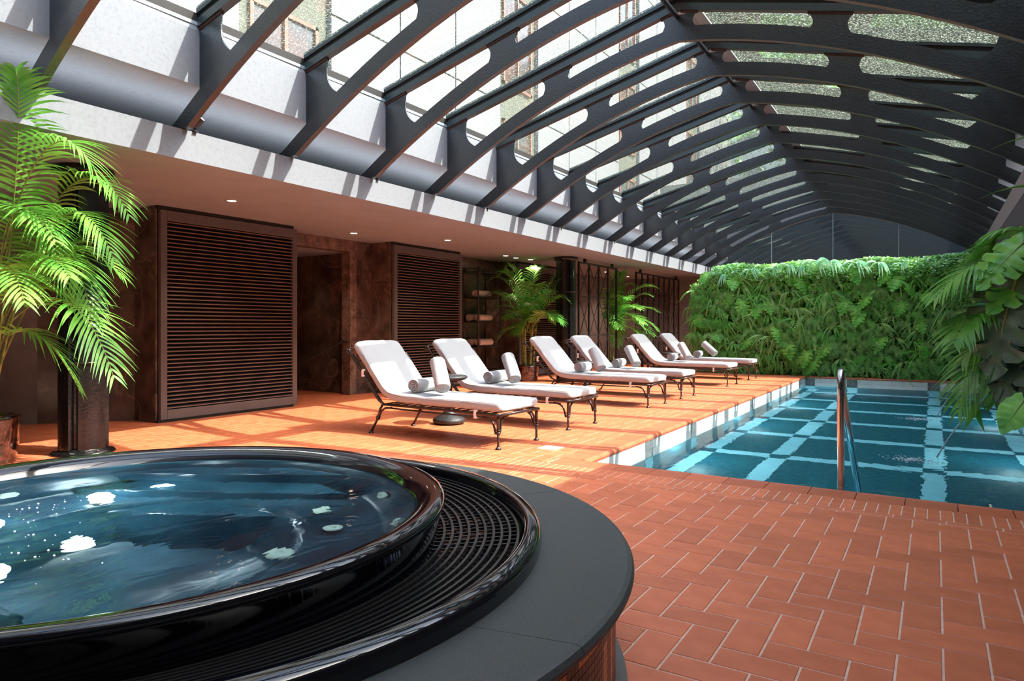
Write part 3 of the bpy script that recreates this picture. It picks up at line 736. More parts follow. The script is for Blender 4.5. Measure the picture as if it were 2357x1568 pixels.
# ------------------------------------------------------------------ loungers
def make_lounger():
    t = empty('sun_lounger', (0, 0, 0))
    hw = .335; fz = .335
    # side rails + backrest rails
    q = MB()
    for s in (-1, 1):
        q.tube([(-.03, s*hw, fz), (.06, s*hw, fz+.002), (1.0, s*hw, fz), (1.60, s*hw, fz)], .015, 'bronze', 8)
        q.tube([(.1, s*(hw), fz-.035), (.9, s*hw, fz-.04), (1.5, s*hw, fz-.035)], .009, 'bronze', 6)
    q.tube([(-.03, -hw, fz), (-.04, 0, fz+.004), (-.03, hw, fz)], .015, 'bronze', 8)
    q.build('seat_frame', t, True)
    q = MB()
    for s in (-1, 1):
        P = [(1.58, s*hw, fz), (1.66, s*hw, fz+.04), (1.82, s*hw, fz+.215), (2.15, s*hw, fz+.575)]
        for k in range(9):
            a = .7-k/8*4.4; P.append((2.175+.024*math.sin(a+PI/2), s*hw, fz+.585+.022*math.sin(a)))
        q.tube(P, .015, 'bronze', 8)
        q.tube([(1.62, s*(hw-.028), fz-.0), (1.84, s*(hw-.028), fz+.215), (2.12, s*(hw-.028), fz+.54)], .009, 'bronze', 6)
    for d in (.1, .28, .46, .62): 
        f = d/.62; q.tube([(1.66+.5*f, -hw, fz+.05+.56*f), (1.66+.5*f, hw, fz+.05+.56*f)], .009, 'bronze', 6)
    q.build('back_frame', t, True)
    me = None
    for k in range(13):
        x = .06+k*.12
        if me is None:
            q = MB(); q.box((0, -hw, -.005), (.045, hw, .006), 'bronze'); o = q.build('slat', t); me = o.data
        else: o = link(me, 'slat', t)
        o.location = (x, 0, fz+.012)
    for s in (-1, 1):
        q = MB()   # front leg with gooseneck
        q.tube([(0, s*(hw+.0), .02), (0, s*hw, .16)], .0125, 'bronze', 8)
        q.tube([(0, s*hw, .14), (0, s*hw, .30), (-.01, s*hw, fz)], .0165, 'bronze', 8)
        q.tube([(0, s*hw, .15), (0, s*hw, .17)], .024, 'bronze', 10); q.tube([(0, s*hw, .182), (0, s*hw, .192)], .022, 'bronze', 10)
        q.tube([(.19, s*hw, fz-.03), (.12, s*hw, fz-.04), (.07, s*hw, fz-.07), (.045, s*hw, fz-.13), (.038, s*hw, .17), (.03, s*hw, .145)], .011, 'bronze', 8)
        q.tube([(-.0, s*(hw-.16), fz-.02), (0, s*(hw-.09), fz-.03), (0, s*(hw-.05), fz-.07), (0, s*(hw-.034), fz-.15), (0, s*(hw-.03), .16)], .011, 'bronze', 8)
        q.lathe([(.0, 0), (.03, 0), (.03, .008), (.018, .02), (.013, .03)], 'bronze', (0, s*hw, 0), 12)
        q.build('leg', t, True)
        q = MB()   # rear leg
        q.tube([(1.60, s*hw, fz), (1.645, s*hw, .27), (1.66, s*hw, .20), (1.78, s*hw, .02)], .0135, 'bronze', 8)
        q.tube([(1.46, s*hw, fz-.03), (1.56, s*hw, fz-.04), (1.62, s*hw, fz-.075), (1.65, s*hw, .21), (1.665, s*hw, .18)], .012, 'bronze', 8)
        q.tube([(1.665, s*hw, .195), (1.68, s*hw, .17)], .024, 'bronze', 10)
        q.lathe([(.0, 0), (.03, 0), (.03, .008), (.018, .02), (.012, .03)], 'bronze', (1.785, s*hw, 0), 12)
        q.build('leg', t, True)
    # cushion: swept rounded slab
    path = [(-.045, .405), (.0, .408), (.15, .41), (.4, .41), (.7, .409), (1.0, .408), (1.25, .41), (1.42, .418), (1.53, .44), (1.62, .50), (1.72, .61), (1.83, .735), (1.94, .86), (2.04, .97), (2.085, 1.02)]
    n = len(path); vs = []; fs = []; ring = 20
    rr = random.Random(5)
    for i, (x, z) in enumerate(path):
        p0 = Vector(path[max(0, i-1)]); p1 = Vector(path[min(n-1, i+1)]); d = (p1-p0).normalized(); nr = Vector((-d.y, d.x))
        th = .052*(1 if 0 < i < n-1 else .72); hw2 = .345*(1 if 0 < i < n-1 else .975)
        for k in range(ring):
            a = 2*PI*k/ring; cx_ = math.cos(a); sx_ = math.sin(a)
            yy = hw2*math.copysign(abs(cx_)**.28, cx_); tt = th*math.copysign(abs(sx_)**.45, sx_)
            tt *= 1+.10*(1-(yy/hw2)**2)*(1 if tt > 0 else 0)
            j = rr.uniform(-.0035, .0035)
            vs.append((x+nr.x*(tt+j), yy+j, z+nr.y*(tt+j)))
    for i in range(n-1):
        for k in range(ring): fs.append((i*ring+k, i*ring+(k+1) % ring, (i+1)*ring+(k+1) % ring, (i+1)*ring+k))
    fs.append(tuple(range(ring))); fs.append(tuple((n-1)*ring+k for k in range(ring-1, -1, -1)))
    q = MB(); q.add(vs, fs, 'cushion'); o = recalc(q.build('cushion', t, True))
    sb = o.modifiers.new('sub', 'SUBSURF'); sb.levels = 1; sb.render_levels = 2
    tx = bpy.data.textures.new('wrinkle', 'CLOUDS'); tx.noise_scale = .09
    dp = o.modifiers.new('disp', 'DISPLACE'); dp.texture = tx; dp.strength = .012; dp.mid_level = .5
    # piping seam
    for s in (-1, 1):
        q = MB(); P = []
        for i, (x, z) in enumerate(path):
            p0 = Vector(path[max(0, i-1)]); p1 = Vector(path[min(n-1, i+1)]); d = (p1-p0).normalized(); nr = Vector((-d.y, d.x))
            P.append((x+nr.x*.036, s*.343, z+nr.y*.036))
        q.tube(P[1:-2], .004, 'cushion', 5); q.build('piping', o, True)
    # straps
    for (x, z, s) in ((.27, fz-.015, -1), (.27, fz-.015, 1), (1.90, fz+.33, -1), (1.90, fz+.33, 1)):
        q = MB(); P = [(0, 0, .045), (0, s*.025, .03), (0, s*.03, -.02), (0, s*.01, -.035), (0, -s*.02, -.03)]
        for a, b in zip(P[:-1], P[1:]): q.box((-.014, min(a[1], b[1])-.002, min(a[2], b[2])), (.014, max(a[1], b[1])+.002, max(a[2], b[2])+.003), 'strap')
        q.build('strap', t, loc=(x, s*hw, z))
    return t
L0 = make_lounger()
lpos = [(-3.58, 5.87, 3.8), (-3.58, 7.34, 2.6), (-3.56, 9.86, 2.5), (-3.55, 11.34, 1.0), (-3.50, 14.1, 1.5), (-3.51, 15.97, 2.0)]
ordn = ['nearest the tub', 'second from the tub', 'third from the tub', 'fourth from the tub', 'fifth from the tub', 'nearest the green wall']
bpy.context.view_layer.update()
for i, (x, y, r) in enumerate(lpos):
    o = L0 if i == 0 else copy_tree(L0)
    o.location = (x, y, 0); o.rotation_euler = (0, 0, PI-math.radians(r))
    o['label'] = 'white cushioned sun lounger on a dark metal frame, '+ordn[i]; o['category'] = 'sun lounger'; o['group'] = 'sun loungers in a row along the pool'
    R_ = Matrix.Rotation(PI-math.radians(r), 4, 'Z')
    a = R_ @ Vector((1.25, .02, 0)); b = R_ @ Vector((.93, .02, 0))
    towel(tme, (x+a.x, y+a.y, .548), (0, .5*i, -math.radians(r)+.12), 'white rolled towel lying flat on the lounger '+ordn[i], 'towels lying on the loungers')
    yo = -.02
    tp = (x+b.x-.02, y+b.y-.10, .675)
    o2 = towel(tme, tp, (0, 0, 0), 'white rolled towel leaning on another on the lounger '+ordn[i], 'towels leaning on the loungers')
    dirv = Vector((-.52, .42, .66)).normalized(); o2.scale = (1.12, .9, 1.12)   # from foot to upper end
    if i == 5: dirv = Vector((-.62, .2, .5)).normalized()
    o2.rotation_mode = 'QUATERNION'; o2.rotation_quaternion = dirv.to_track_quat('Y', 'Z')

# ------------------------------------------------------------------ side tables
def side_table(x, y, lab):
    t = empty('side_table', (x, y, 0), label=lab, category='side table', group='black pedestal side tables')
    q = MB(); q.lathe([(0, 0), (.16, 0), (.195, .02), (.205, .045), (.19, .07), (.13, .10), (.075, .14), (.045, .2), (.038, .3)], 'basalt', n=28); q.build('pedestal', t, True)
    q = MB(); q.lathe([(.038, .28), (.036, .45), (.06, .52), (.10, .54)], 'basalt', n=20); q.build('stem', t, True)
    q = MB(); q.lathe([(0, .53), (.13, .53), (.20, .545), (.225, .565), (.225, .58), (.205, .597), (.0, .60)], 'basalt', n=32); q.build('table_top', t, True)
side_table(-5.08, 6.70, 'black stone pedestal side table between the two loungers nearest the tub')
side_table(-5.10, 10.62, 'black stone pedestal side table between the third and fourth loungers')
side_table(-5.10, 15.05, 'black stone pedestal side table between the two farthest loungers')

# ------------------------------------------------------------------ palms
def bez(a, b, c, t): return a*(1-t)**2+b*2*t*(1-t)+c*t*t
def frond(parent, B, Ct, T, ll=.42, n=34, wd=.018, m='leaf', seed=0, droop=.5, start=.25, name='frond', rr0=.009, vee=.35):
    rr = random.Random(seed); B, Ct, T = Vector(B), Vector(Ct), Vector(T)
    Ct = Ct*1.7-(B+T)*.35
    # make the control point pull the curve through the middle
    q = MB(); K = 18
    vs = []; fs = []
    P = [bez(B, Ct, T, i/K) for i in range(K+1)]
    q.tube(P, [rr0*(1-.8*i/K) for i in range(K+1)], 'cane', 5)
    for k in range(n):
        t = start+(1-start)*(k+.5)/n
        p = bez(B, Ct, T, t); d = (bez(B, Ct, T, min(1, t+.02))-bez(B, Ct, T, t-.02)).normalized()
        side = d.cross(Vector((0, 0, 1)))
        if side.length < .15: side = Vector((1, .3, 0))
        side.normalize(); upv = side.cross(d).normalized()
        u = (t-start)/(1-start)
        L = ll*(.55+.75*math.sin(PI*min(1, .12+u*.95))**.8)*rr.uniform(.88, 1.1)
        if u > .9: L *= .75
        for s in (-1, 1):
            fw = .35+.9*u
            dr = (side*s+d*fw+upv*(vee+rr.uniform(-.12, .12))).normalized()
            pts = []; S = 5; dd = droop*rr.uniform(.7, 1.4)
            for i in range(S+1):
                v = i/S; pts.append(p+dr*L*v+Vector((0, 0, -dd*L*v*v)))
            wv = dr.cross(upv).normalized()
            if wv.length < .1: wv = d
            vs = []; fs = []
            for i in range(S+1):
                v = i/S; ww = wd*(.45+1.1*math.sin(PI*(v*.8+.1)))*(1-v**3)
                vs += [pts[i]+wv*ww*.5, pts[i]-wv*ww*.5]
            for i in range(S): fs.append((2*i, 2*i+1, 2*i+3, 2*i+2))
            q.add(vs, fs, m)
    return q.build(name, parent, True)
def rel(p, o): return (p[0]-o[0], p[1]-o[1], p[2]-o[2])
def pot(t, r, h_, m='pot'):
    q = MB(); q.lathe([(0, 0), (r*.84, 0), (r*.9, .02), (r*.97, h_*.5), (r, h_*.93), (r*1.0, h_), (r*.9, h_+.004), (r*.86, h_-.05)], m, n=36); q.build('pot', t, True)
    q = MB(); q.lathe([(r*.88, h_-.05), (0, h_-.045)], 'soil', n=24); q.build('soil', t)
    q = MB(); rr = random.Random(2)
    for k in range(60):
        a = rr.uniform(0, 2*PI); d = r*.8*math.sqrt(rr.random()); s_ = rr.uniform(.012, .022)
        q.lathe([(0, 0), (s_, s_*.3), (s_, s_*.8), (0, s_)], 'pebble', (d*math.cos(a), d*math.sin(a), h_-.05), 6)
    q.build('pebble_cover', t, True, kind='stuff')
def canes(t, h0, items):
    for (bx, by, tx, ty, tz, r) in items:
        q = MB(); n = 12
        q.tube([(bx+(tx-bx)*(i/n)**1.3, by+(ty-by)*(i/n)**1.3, h0+(tz-h0)*i/n) for i in range(n+1)], [r*(1-.45*i/n)*(1.1 if i % 2 else 1) for i in range(n+1)], 'cane', 7); q.build('cane', t, True)
O1 = (-7.02, 2.58, 0)
p1 = empty('potted_palm', O1, label='big bright areca palm in a dark glazed pot beside the round tub', category='palm')
pot(p1, .27, .42); canes(p1, .36, [(rnd.uniform(-.1, .1), rnd.uniform(-.1, .1), rnd.uniform(-.15, .3), rnd.uniform(-.1, .12), rnd.uniform(1.0, 1.6), .016) for _ in range(9)])
FL = [((-6.76, 2.56, 0.65),(-5.96, 2.41, 2.30),(-5.58, 2.25, 3.04)), ((-6.78, 2.55, 1.09),(-5.75, 2.45, 2.62),(-5.25, 2.7, 2.2)), ((-6.78, 2.55, 1.39),(-6.25, 2.88, 2.49),(-5.58, 3.06, 2.09)),
 ((-6.75, 2.57, 0.95),(-6.09, 2.75, 2.2),(-5.49, 2.89, 1.72)), ((-6.76, 2.56, 0.8),(-6.37, 2.81, 1.9),(-5.83, 3.15, 1.61)), ((-6.73, 2.58, 0.65),(-5.98, 2.7, 1.52),(-5.28, 2.78, 0.8)),
 ((-6.76, 2.56, 0.84),(-6.76, 2.8, 2.08),(-6.38, 3.27, 1.44)), ((-6.75, 2.57, 0.73),(-6.53, 2.71, 1.61),(-6.25, 3.24, 1.17)), ((-6.73, 2.58, 0.58),(-6.53, 2.71, 1.24),(-6.35, 3.05, 0.63)),
 ((-6.8, 2.54, 1.02),(-7.15, 2.56, 2.2),(-7.0, 3.01, 2.3)), ((-6.81, 2.53, 0.84),(-7.34, 2.2, 2.12),(-7.72, 1.97, 1.61)), ((-6.81, 2.53, 0.84),(-7.5, 2.4, 2.15),(-8.1, 2.27, 1.9)),
 ((-6.81, 2.53, 0.76),(-7.28, 2.24, 1.61),(-7.26, 1.9, 0.93)), ((-6.78, 2.55, 0.95),(-6.31, 2.49, 2.18),(-5.43, 2.45, 1.81)), ((-6.78, 2.55, 0.87),(-6.16, 2.59, 1.73),(-5.46, 2.55, 1.56)),
 ((-6.75, 2.57, 0.8),(-6.25, 2.41, 1.72),(-5.51, 2.28, 1.36)), ((-6.76, 2.57, 0.73),(-6.56, 2.92, 1.78),(-6.59, 3.26, 1.96)),
 ((-6.8, 2.5, 1.0),(-6.3, 2.6, 2.3),(-5.9, 2.75, 1.35)), ((-6.9, 2.5, .9),(-6.7, 2.2, 2.3),(-6.2, 2.1, 1.9)), ((-6.85, 2.55, .9),(-6.5, 2.9, 2.0),(-6.05, 3.0, 1.2))]
for i, (a, b, c) in enumerate(FL):
    a = (-6.98+rnd.uniform(-.08, .14), 2.58+rnd.uniform(-.08, .08), .45 if i == 0 else rnd.uniform(.6, 1.1))
    frond(p1, rel(a, O1), rel(b, O1), rel(c, O1), .30 if i else .34, 31, .0155, 'leaf', i, .42, .3 if i else .42)
O2 = (-7.60, 12.85, 0)
p2 = empty('potted_palm', O2, label='potted areca palm in a short dark pot beyond the second lounger', category='palm')
pot(p2, .25, .34); canes(p2, .3, [(-.1, 0, -.12, 0, 1.2, .03), (-.02, -.05, .0, -.1, 1.3, .032), (.08, 0, .14, .02, 1.35, .034), (.12, .06, .2, .06, 1.2, .024), (0, .1, .03, .14, 1.4, .024)])
FM = [((-7.68, 13.01, 2.47),(-8.09, 12.75, 2.6)), ((-7.6, 13.06, 2.5),(-7.54, 13.45, 2.58)), ((-7.47, 13.13, 2.6),(-6.83, 13.53, 2.35)), ((-7.29, 13.01, 2.07),(-6.65, 13.0, 1.63)), ((-7.24, 12.92, 1.78),(-6.7, 12.8, 1.15)), ((0, 0, 0),(-6.62, 13.2, 2.1)), ((0, 0, 0),(-8.3, 12.3, 1.75)), ((0, 0, 0),(-7.0, 12.2, 1.9)), ((0, 0, 0),(-7.9, 12.2, 2.2)), ((0, 0, 0),(-6.8, 12.6, 1.25)),
 ((-7.8, 12.93, 2.37),(-8.39, 12.56, 2.13)), ((-7.88, 12.88, 2.18),(-8.36, 12.58, 1.4)), ((-7.78, 12.71, 1.69),(-8.06, 12.41, 0.83)), ((-7.47, 12.66, 1.96),(-7.62, 12.1, 1.26)), ((-7.34, 12.63, 2.24),(-7.14, 12.28, 1.48)),
 ((-7.51, 13.11, 1.69),(-7.29, 13.6, 1.16)), ((-7.8, 12.93, 1.5),(-8.34, 13.06, 1.71)), ((-7.45, 13.39, 2.29),(-7.3, 13.83, 1.81)), ((-7.61, 12.7, 1.78),(-7.62, 12.45, 0.93)), ((-7.27, 12.79, 2.25),(-6.89, 12.67, 1.67)), ((-8.07, 13.0, 2.4),(-8.54, 13.1, 2.3))]
for i, (b, c) in enumerate(FM):
    a = Vector((rnd.uniform(-.08, .12), rnd.uniform(-.08, .1), rnd.uniform(.95, 1.35))); c = Vector(rel(c, O2)); c.z = min(2.5, c.z+.1)
    mid = (a+c)/2; mid.z = min(2.5, max(a.z, c.z)*.5+mid.z*.5+.22); mid.x *= 1.1
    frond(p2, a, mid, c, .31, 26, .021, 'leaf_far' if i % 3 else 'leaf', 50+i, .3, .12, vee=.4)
O3 = (-6.95, 16.0, 0)
p3 = empty('potted_palm', O3, label='slender potted areca palm standing between the two lattice screens', category='palm')
pot(p3, .22, .34); canes(p3, .3, [(-.06, 0, -.08, 0, 1.3, .022), (.03, -.05, .02, -.06, 1.5, .024), (.08, .03, .16, .04, 1.4, .022)])
FT3 = [((-6.84, 16.95, 2.37),(-7.07, 16.8, 2.48)), ((-6.74, 17.01, 2.48),(-6.97, 17.22, 2.6)), ((-6.49, 16.93, 2.35),(-6.05, 16.96, 1.49)), ((-6.39, 16.99, 1.78),(-6.12, 17.04, 1.04)), ((-7.1, 16.78, 2.02),(-7.34, 16.63, 1.39)), ((-7.03, 17.06, 1.91),(-7.46, 17.03, 1.8)), ((-6.55, 16.77, 1.78),(-6.28, 16.7, 0.77)), ((-6.74, 16.65, 2.01),(-6.86, 16.22, 1.1)), ((-6.68, 17.28, 2.3),(-6.47, 17.53, 1.92)), ((-7.0, 16.84, 1.56),(-7.07, 16.57, 0.64)), ((-6.53, 16.67, 2.23),(-6.35, 16.42, 1.55)), ((0, 0, 0),(-6.2, 17.2, 2.1)), ((0, 0, 0),(-7.2, 16.5, 2.0)), ((0, 0, 0),(-6.3, 16.5, 1.2)), ((0, 0, 0),(-7.3, 17.0, 1.5)), ((0, 0, 0),(-6.6, 16.2, 1.8)), ((0, 0, 0),(-7.0, 16.3, 1.2)), ((0, 0, 0),(-6.15, 16.8, .9)), ((0, 0, 0),(-6.9, 17.3, 2.2))]
for i, (b, c) in enumerate(FT3):
    f_ = 16.0/16.95
    b = (b[0]*f_, b[1]*f_, b[2]); c = (c[0]*f_, c[1]*f_, c[2])
    a = Vector((rnd.uniform(-.05, .1), rnd.uniform(-.05, .05), rnd.uniform(.8, 1.4))); c = Vector(rel(c, O3)); c.z = min(2.5, c.z+.05)
    mid = (a+c)/2; mid.z = min(2.5, max(a.z, c.z)*.5+mid.z*.5+.2)
    frond(p3, a, mid, c, .29, 24, .021, 'leaf', 80+i, .3, .12, vee=.4)

# ------------------------------------------------------------------ monstera leaves
def monstera(L, m, cut=.5, n=42, cup=.12, droop=.25):
    q = MB(); cols = 5; vs = []; fs = []
    for i in range(n+1):
        t = i/n
        wd = L*.46*(math.sin(PI*min(1, .06+t*.94)**.72))*(1 if t < .96 else .6)
        ph = (t*6.0) % 1
        notch = cut if (ph > .66 and .15 < t < .95) else (1.0-.10*abs(ph-.33))
        for c in range(-cols, cols+1):
            f = c/cols; w_ = wd*(abs(f) if notch > .6 or abs(f) <= .3 else (.3+(abs(f)-.3)*.12))*(notch if notch > .6 else 1)
            x = w_*(1 if f > 0 else -1 if f < 0 else 0); y = -L*t*1.0+abs(f)*L*.16*(1-t)*1.2-abs(f)*L*.05
            y = -L*t+abs(f)*L*.26*max(0, (.4-t))*2-abs(f)**1.5*L*.16*t
            z = -cup*abs(x)*abs(x)/L*2.5-droop*L*t*t+.012*math.sin(t*40)*abs(f)
            vs.append((x, y, z))
    m_ = 2*cols+1
    for i in range(n):
        for c in range(2*cols): fs.append((i*m_+c, i*m_+c+1, (i+1)*m_+c+1, (i+1)*m_+c))
    q.add(vs, fs, m)
    q.tube([(0, .25*L, .02*L), (0, 0, .005), (0, -.5*L, -.0-droop*L*.25), (0, -.97*L, .0-droop*L*.94)], [.012*L, .016*L, .01*L, .004*L], 'cane', 5)
    return q
# ------------------------------------------------------------------ green wall
gw = empty('green_wall', (0, 17.95, 0), label='tall living green wall of ferns, ivy and monstera behind the pool', category='green wall')
q = MB(); q.box((-5.35, .0, 0.0), (.72, .12, 2.35), 'hedge_back'); q.box((-4.85, .02, 2.35), (.66, .12, 2.6), 'hedge_back'); q.build('planting_panel', gw)
def on_wall(rr):
    while True:
        x = rr.uniform(-5.5, .82); z = rr.uniform(.02, 2.78)
        lim = -5.5 if z < 2.3 else -5.5+(z-2.3)*1.5
        if x > lim: return x, z
def leafcloud(n, size, m, seed, zf=None, depth=(.02, .22), shape='ivy'):
    rr = random.Random(seed); q = MB()
    for _ in range(n):
        x, z = on_wall(rr)
        if zf and not zf(x, z, rr): continue
        y = -rr.uniform(*depth)-.10*math.sin(PI*min(1, z/2.8))-.04*math.sin(x*5+z*3)
        s_ = size*rr.uniform(.6, 1.3)
        nrm = Vector((rr.uniform(-.7, .7), -1+rr.uniform(-.2, .6), rr.uniform(-.3, .9))).normalized(); a = rr.uniform(-.9, .9)
        e1 = nrm.orthogonal().normalized(); e1 = (Vector((0, 0, -1))-nrm*nrm.dot(Vector((0, 0, -1)))).normalized(); e2 = nrm.cross(e1)
        d = e1*math.cos(a)+e2*math.sin(a); e = nrm.cross(d)
        p = Vector((x, y, z))
        vs = [p-d*.1*s_, p+e*.5*s_+d*.05*s_, p+e*.28*s_+d*.45*s_, p+d*1.0*s_-nrm*.15*s_, p-e*.28*s_+d*.45*s_, p-e*.5*s_+d*.05*s_]
        q.add(vs, [(0, 1, 2, 3), (0, 3, 4, 5)], m)
    return q
leafcloud(20000, .052, 'ivy', 1, depth=(.0, .2)).build('ivy_foliage', gw, kind='stuff')
leafcloud(5000, .05, 'ivy2', 2, zf=lambda x, z, r: z > 2.45 or (math.sin(x*3.1+z*2.2)+math.sin(z*5-x) > 1.1 and x < -2), depth=(.08, .26)).build('pale_ivy_foliage', gw, kind='stuff')
# top fringe
def topcloud(n, seed):
    rr = random.Random(seed); q = MB()
    for _ in range(n):
        x = rr.uniform(-4.9, .75); y = rr.uniform(-.5, .12); z = 2.64+.14*rr.random()+.04*math.sin(x*4)-.9*min(0, y+.12)**2-.25*rr.random()*(y < -.25); s_ = .055*rr.uniform(.6, 1.3)
        nrm = Vector((rr.uniform(-.6, .6), rr.uniform(-.8, .5), 1)).normalized(); e1 = nrm.orthogonal().normalized(); e2 = nrm.cross(e1); a = rr.uniform(0, 6.28)
        d = e1*math.cos(a)+e2*math.sin(a); e = nrm.cross(d); p = Vector((x, y, z))
        q.add([p-d*.1*s_, p+e*.5*s_+d*.05*s_, p+e*.28*s_+d*.45*s_, p+d*s_, p-e*.28*s_+d*.45*s_, p-e*.5*s_+d*.05*s_], [(0, 1, 2, 3), (0, 3, 4, 5)], 'ivy' if rr.random() < .6 else 'ivy2')
    return q
topcloud(7500, 9).build('top_foliage', gw, kind='stuff')
def fern(seed, L=.42, nf=9, m='fern', wide=.045, strap=False):
    rr = random.Random(seed); q = MB()
    for k in range(nf):
        a = rr.uniform(-1.15, 1.15); out = rr.uniform(.18, .42); l = L*rr.uniform(.7, 1.15)
        B = Vector((0, 0, 0)); T = Vector((math.sin(a)*l*.75, -out*l, -math.cos(a)*l*.8)); Ct = Vector((math.sin(a)*l*.35, -out*l*1.3, .12*l))
        n = 17 if not strap else 8; pr = None
        for i in range(n):
            t0, t1 = i/n, (i+1)/n; p0, p1 = bez(B, Ct, T, t0), bez(B, Ct, T, t1); d = (p1-p0).normalized(); sd = d.cross(Vector((0, -1, .3))).normalized()
            w0 = wide*math.sin(PI*(t0*.85+.12))
            if strap:
                w1 = wide*math.sin(PI*(t1*.85+.12)) if i < n-1 else .002
                q.add([p0-sd*w0*.5, p0+sd*w0*.5, p1+sd*w1*.5, p1-sd*w1*.5], [(0, 1, 2, 3)], m)
            else:
                for s in (-1, 1):
                    tip = p0+sd*s*w0+d*w0*.55+Vector((0, 0, -.15*w0)); q.add([p0, p0*.4+p1*.6, tip], [(0, 1, 2)], m)
    return q
fms = [fern(s, .50, 9, 'fern' if s % 2 else 'fern_b', .062) for s in range(5)]+[fern(10+s, .52, 9, 'fern_b' if s % 2 else 'fern', .034, True) for s in range(4)]
fme = [None]*len(fms); rr = random.Random(11)
for k in range(285):
    x = -5.45+(k*.6180339 % 1)*6.15+rr.uniform(-.1, .1); z = .12+(k/285)*2.6+rr.uniform(-.1, .1)
    if z > 2.3 and x < -5.5+(z-2.3)*1.5+.1: continue
    i = rr.randrange(len(fms))
    if fme[i] is None: o = fms[i].build('fern_plant', gw); fme[i] = o.data
    else: o = link(fme[i], 'fern_plant', gw)
    s_ = rr.uniform(.75, 1.2); o.location = (x, -.12-.10*math.sin(PI*z/2.8)-rr.uniform(0, .06), z); o.scale = (s_*(1 if rr.random() < .5 else -1), s_, s_); o.rotation_euler = (rr.uniform(-.2, .2), rr.uniform(-.3, .3), rr.uniform(-.25, .25))
pl = fern(77, .62, 12, 'ivy2', .05, True); plm = None
for (x, z, s_) in ((-4.55, 2.5, .8), (-3.35, 2.62, .7), (-3.0, 2.66, .75), (-2.35, 2.74, 1.1), (-2.1, 2.72, .9), (-1.55, 2.66, .9), (-1.1, 2.62, .8), (-3.9, 2.6, .7), (-.6, 2.6, .6), (-2.7, 2.6, .7)):
    if plm is None: o = pl.build('fern_plume', gw); plm = o.data
    else: o = link(plm, 'fern_plume', gw)
    o.location = (x, -.38, z); o.scale = (s_, s_, s_); o.rotation_euler = (-.35, rr.uniform(-.3, .3), rr.uniform(-.5, .5))
mq = monstera(.36, 'mon', .4, 36); mme = None
mpos = [(-3.02, 2.28), (-2.78, 2.22), (-5.0, 2.42), (-5.25, 1.35), (-3.75, 1.6), (-3.5, 1.65), (-4.45, 1.9), (-4.1, 1.7), (-1.75, 1.68), (-1.55, 1.5), (-1.3, 1.75), (-1.45, 1.35), (-3.9, .75), (-3.0, .62), (-2.6, .45), (-2.15, .62), (-2.4, .3), (-1.6, 2.35), (-.7, 2.2), (-.5, 2.0), (-.9, 2.3), (-.6, 1.6), (-.3, 1.2), (-.2, .7), (-4.8, .9), (-1.0, .8), (-4.3, 2.3), (-.1, 1.8), (-3.3, 1.0)]
for (x, z) in mpos:
    if mme is None: o = mq.build('monstera_leaf', gw, True); mme = o.data
    else: o = link(mme, 'monstera_leaf', gw)
    s_ = rr.uniform(.8, 1.15); o.scale = (s_, s_, s_); o.location = (x, -.33-rr.uniform(0, .08), z+.15)
    o.rotation_euler = (math.radians(rr.uniform(38, 70)), rr.uniform(-.4, .4), rr.uniform(-.7, .7))

# ------------------------------------------------------------------ plants over the right pool edge
pr = empty('hanging_palm', (1.42, 8.5, .44), label='arching green palm hanging over the pool from the right planter', category='palm')
OR = (1.42, 8.5, .44)
FR = [((0.96, 8.37, 1.67),(0.43, 8.04, 1.88),(-0.0, 7.77, 1.46)), ((1.0, 8.39, 1.42),(0.39, 8.02, 1.67),(0.0, 8.01, 1.24)), ((0.96, 8.37, 1.16),(0.46, 8.06, 1.46),(0.15, 7.63, 1.04)), ((1.0, 8.39, 1.33),(0.67, 8.54, 2.04),(0.23, 8.62, 1.8)),
 ((0.96, 8.37, 0.99),(0.53, 8.11, 1.16),(0.23, 7.92, 0.87)), ((1.0, 8.39, 0.91),(0.43, 8.04, 1.04),(0.19, 7.89, 0.36)), ((1.0, 8.39, 0.83),(0.5, 8.08, 0.87),(0.34, 8.1, 0.31)), ((1.07, 8.44, 0.99),(0.66, 8.42, 0.99),(0.51, 8.33, 0.42)),
 ((1.07, 8.44, 1.84),(0.64, 8.17, 2.18),(0.41, 8.38, 1.91)), ((1.03, 8.42, 1.08),(0.63, 8.52, 1.69),(0.34, 8.58, 1.25))]
for i, (a, b, c) in enumerate(FR):
    q0 = Vector(a); base = Vector((1.36, 8.48, .46)); mid = q0+(q0-Vector(b))*.1
    st = MB(); st.tube([rel(base, OR), rel((base+mid)/2+Vector((0, 0, .1)), OR), rel(q0, OR)], [.014, .012, .009], 'cane', 6); st.build('stalk', pr, True)
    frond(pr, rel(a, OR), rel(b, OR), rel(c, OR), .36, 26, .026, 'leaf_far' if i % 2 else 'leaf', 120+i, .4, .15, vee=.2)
mo = empty('split_leaf_plant', (1.3, 8.3, .44), label='large dark split-leaf plant trailing at the right pool edge', category='plant')
OM = (1.3, 8.3, .44)
LM = [((0.69, 7.73, 1.96), (0.38, 7.54, 1.64), 0), ((0.84, 7.82, 1.8), (0.47, 7.59, 1.44), 0), ((0.64, 7.7, 1.64), (0.42, 7.56, 0.89), 1), ((0.77, 7.78, 1.4), (0.5, 7.61, 0.69), 1), ((0.67, 7.72, 1.01), (0.53, 7.63, 0.49), 1), ((0.8, 7.8, 1.72), (0.6, 7.68, 1.17), 1), ((0.9, 7.87, 2.04), (0.5, 7.61, 1.8), 0), ((.86, 7.85, 1.25), (.66, 7.7, .55), 1), ((.95, 7.95, 2.0), (.75, 7.75, 1.3), 1)]
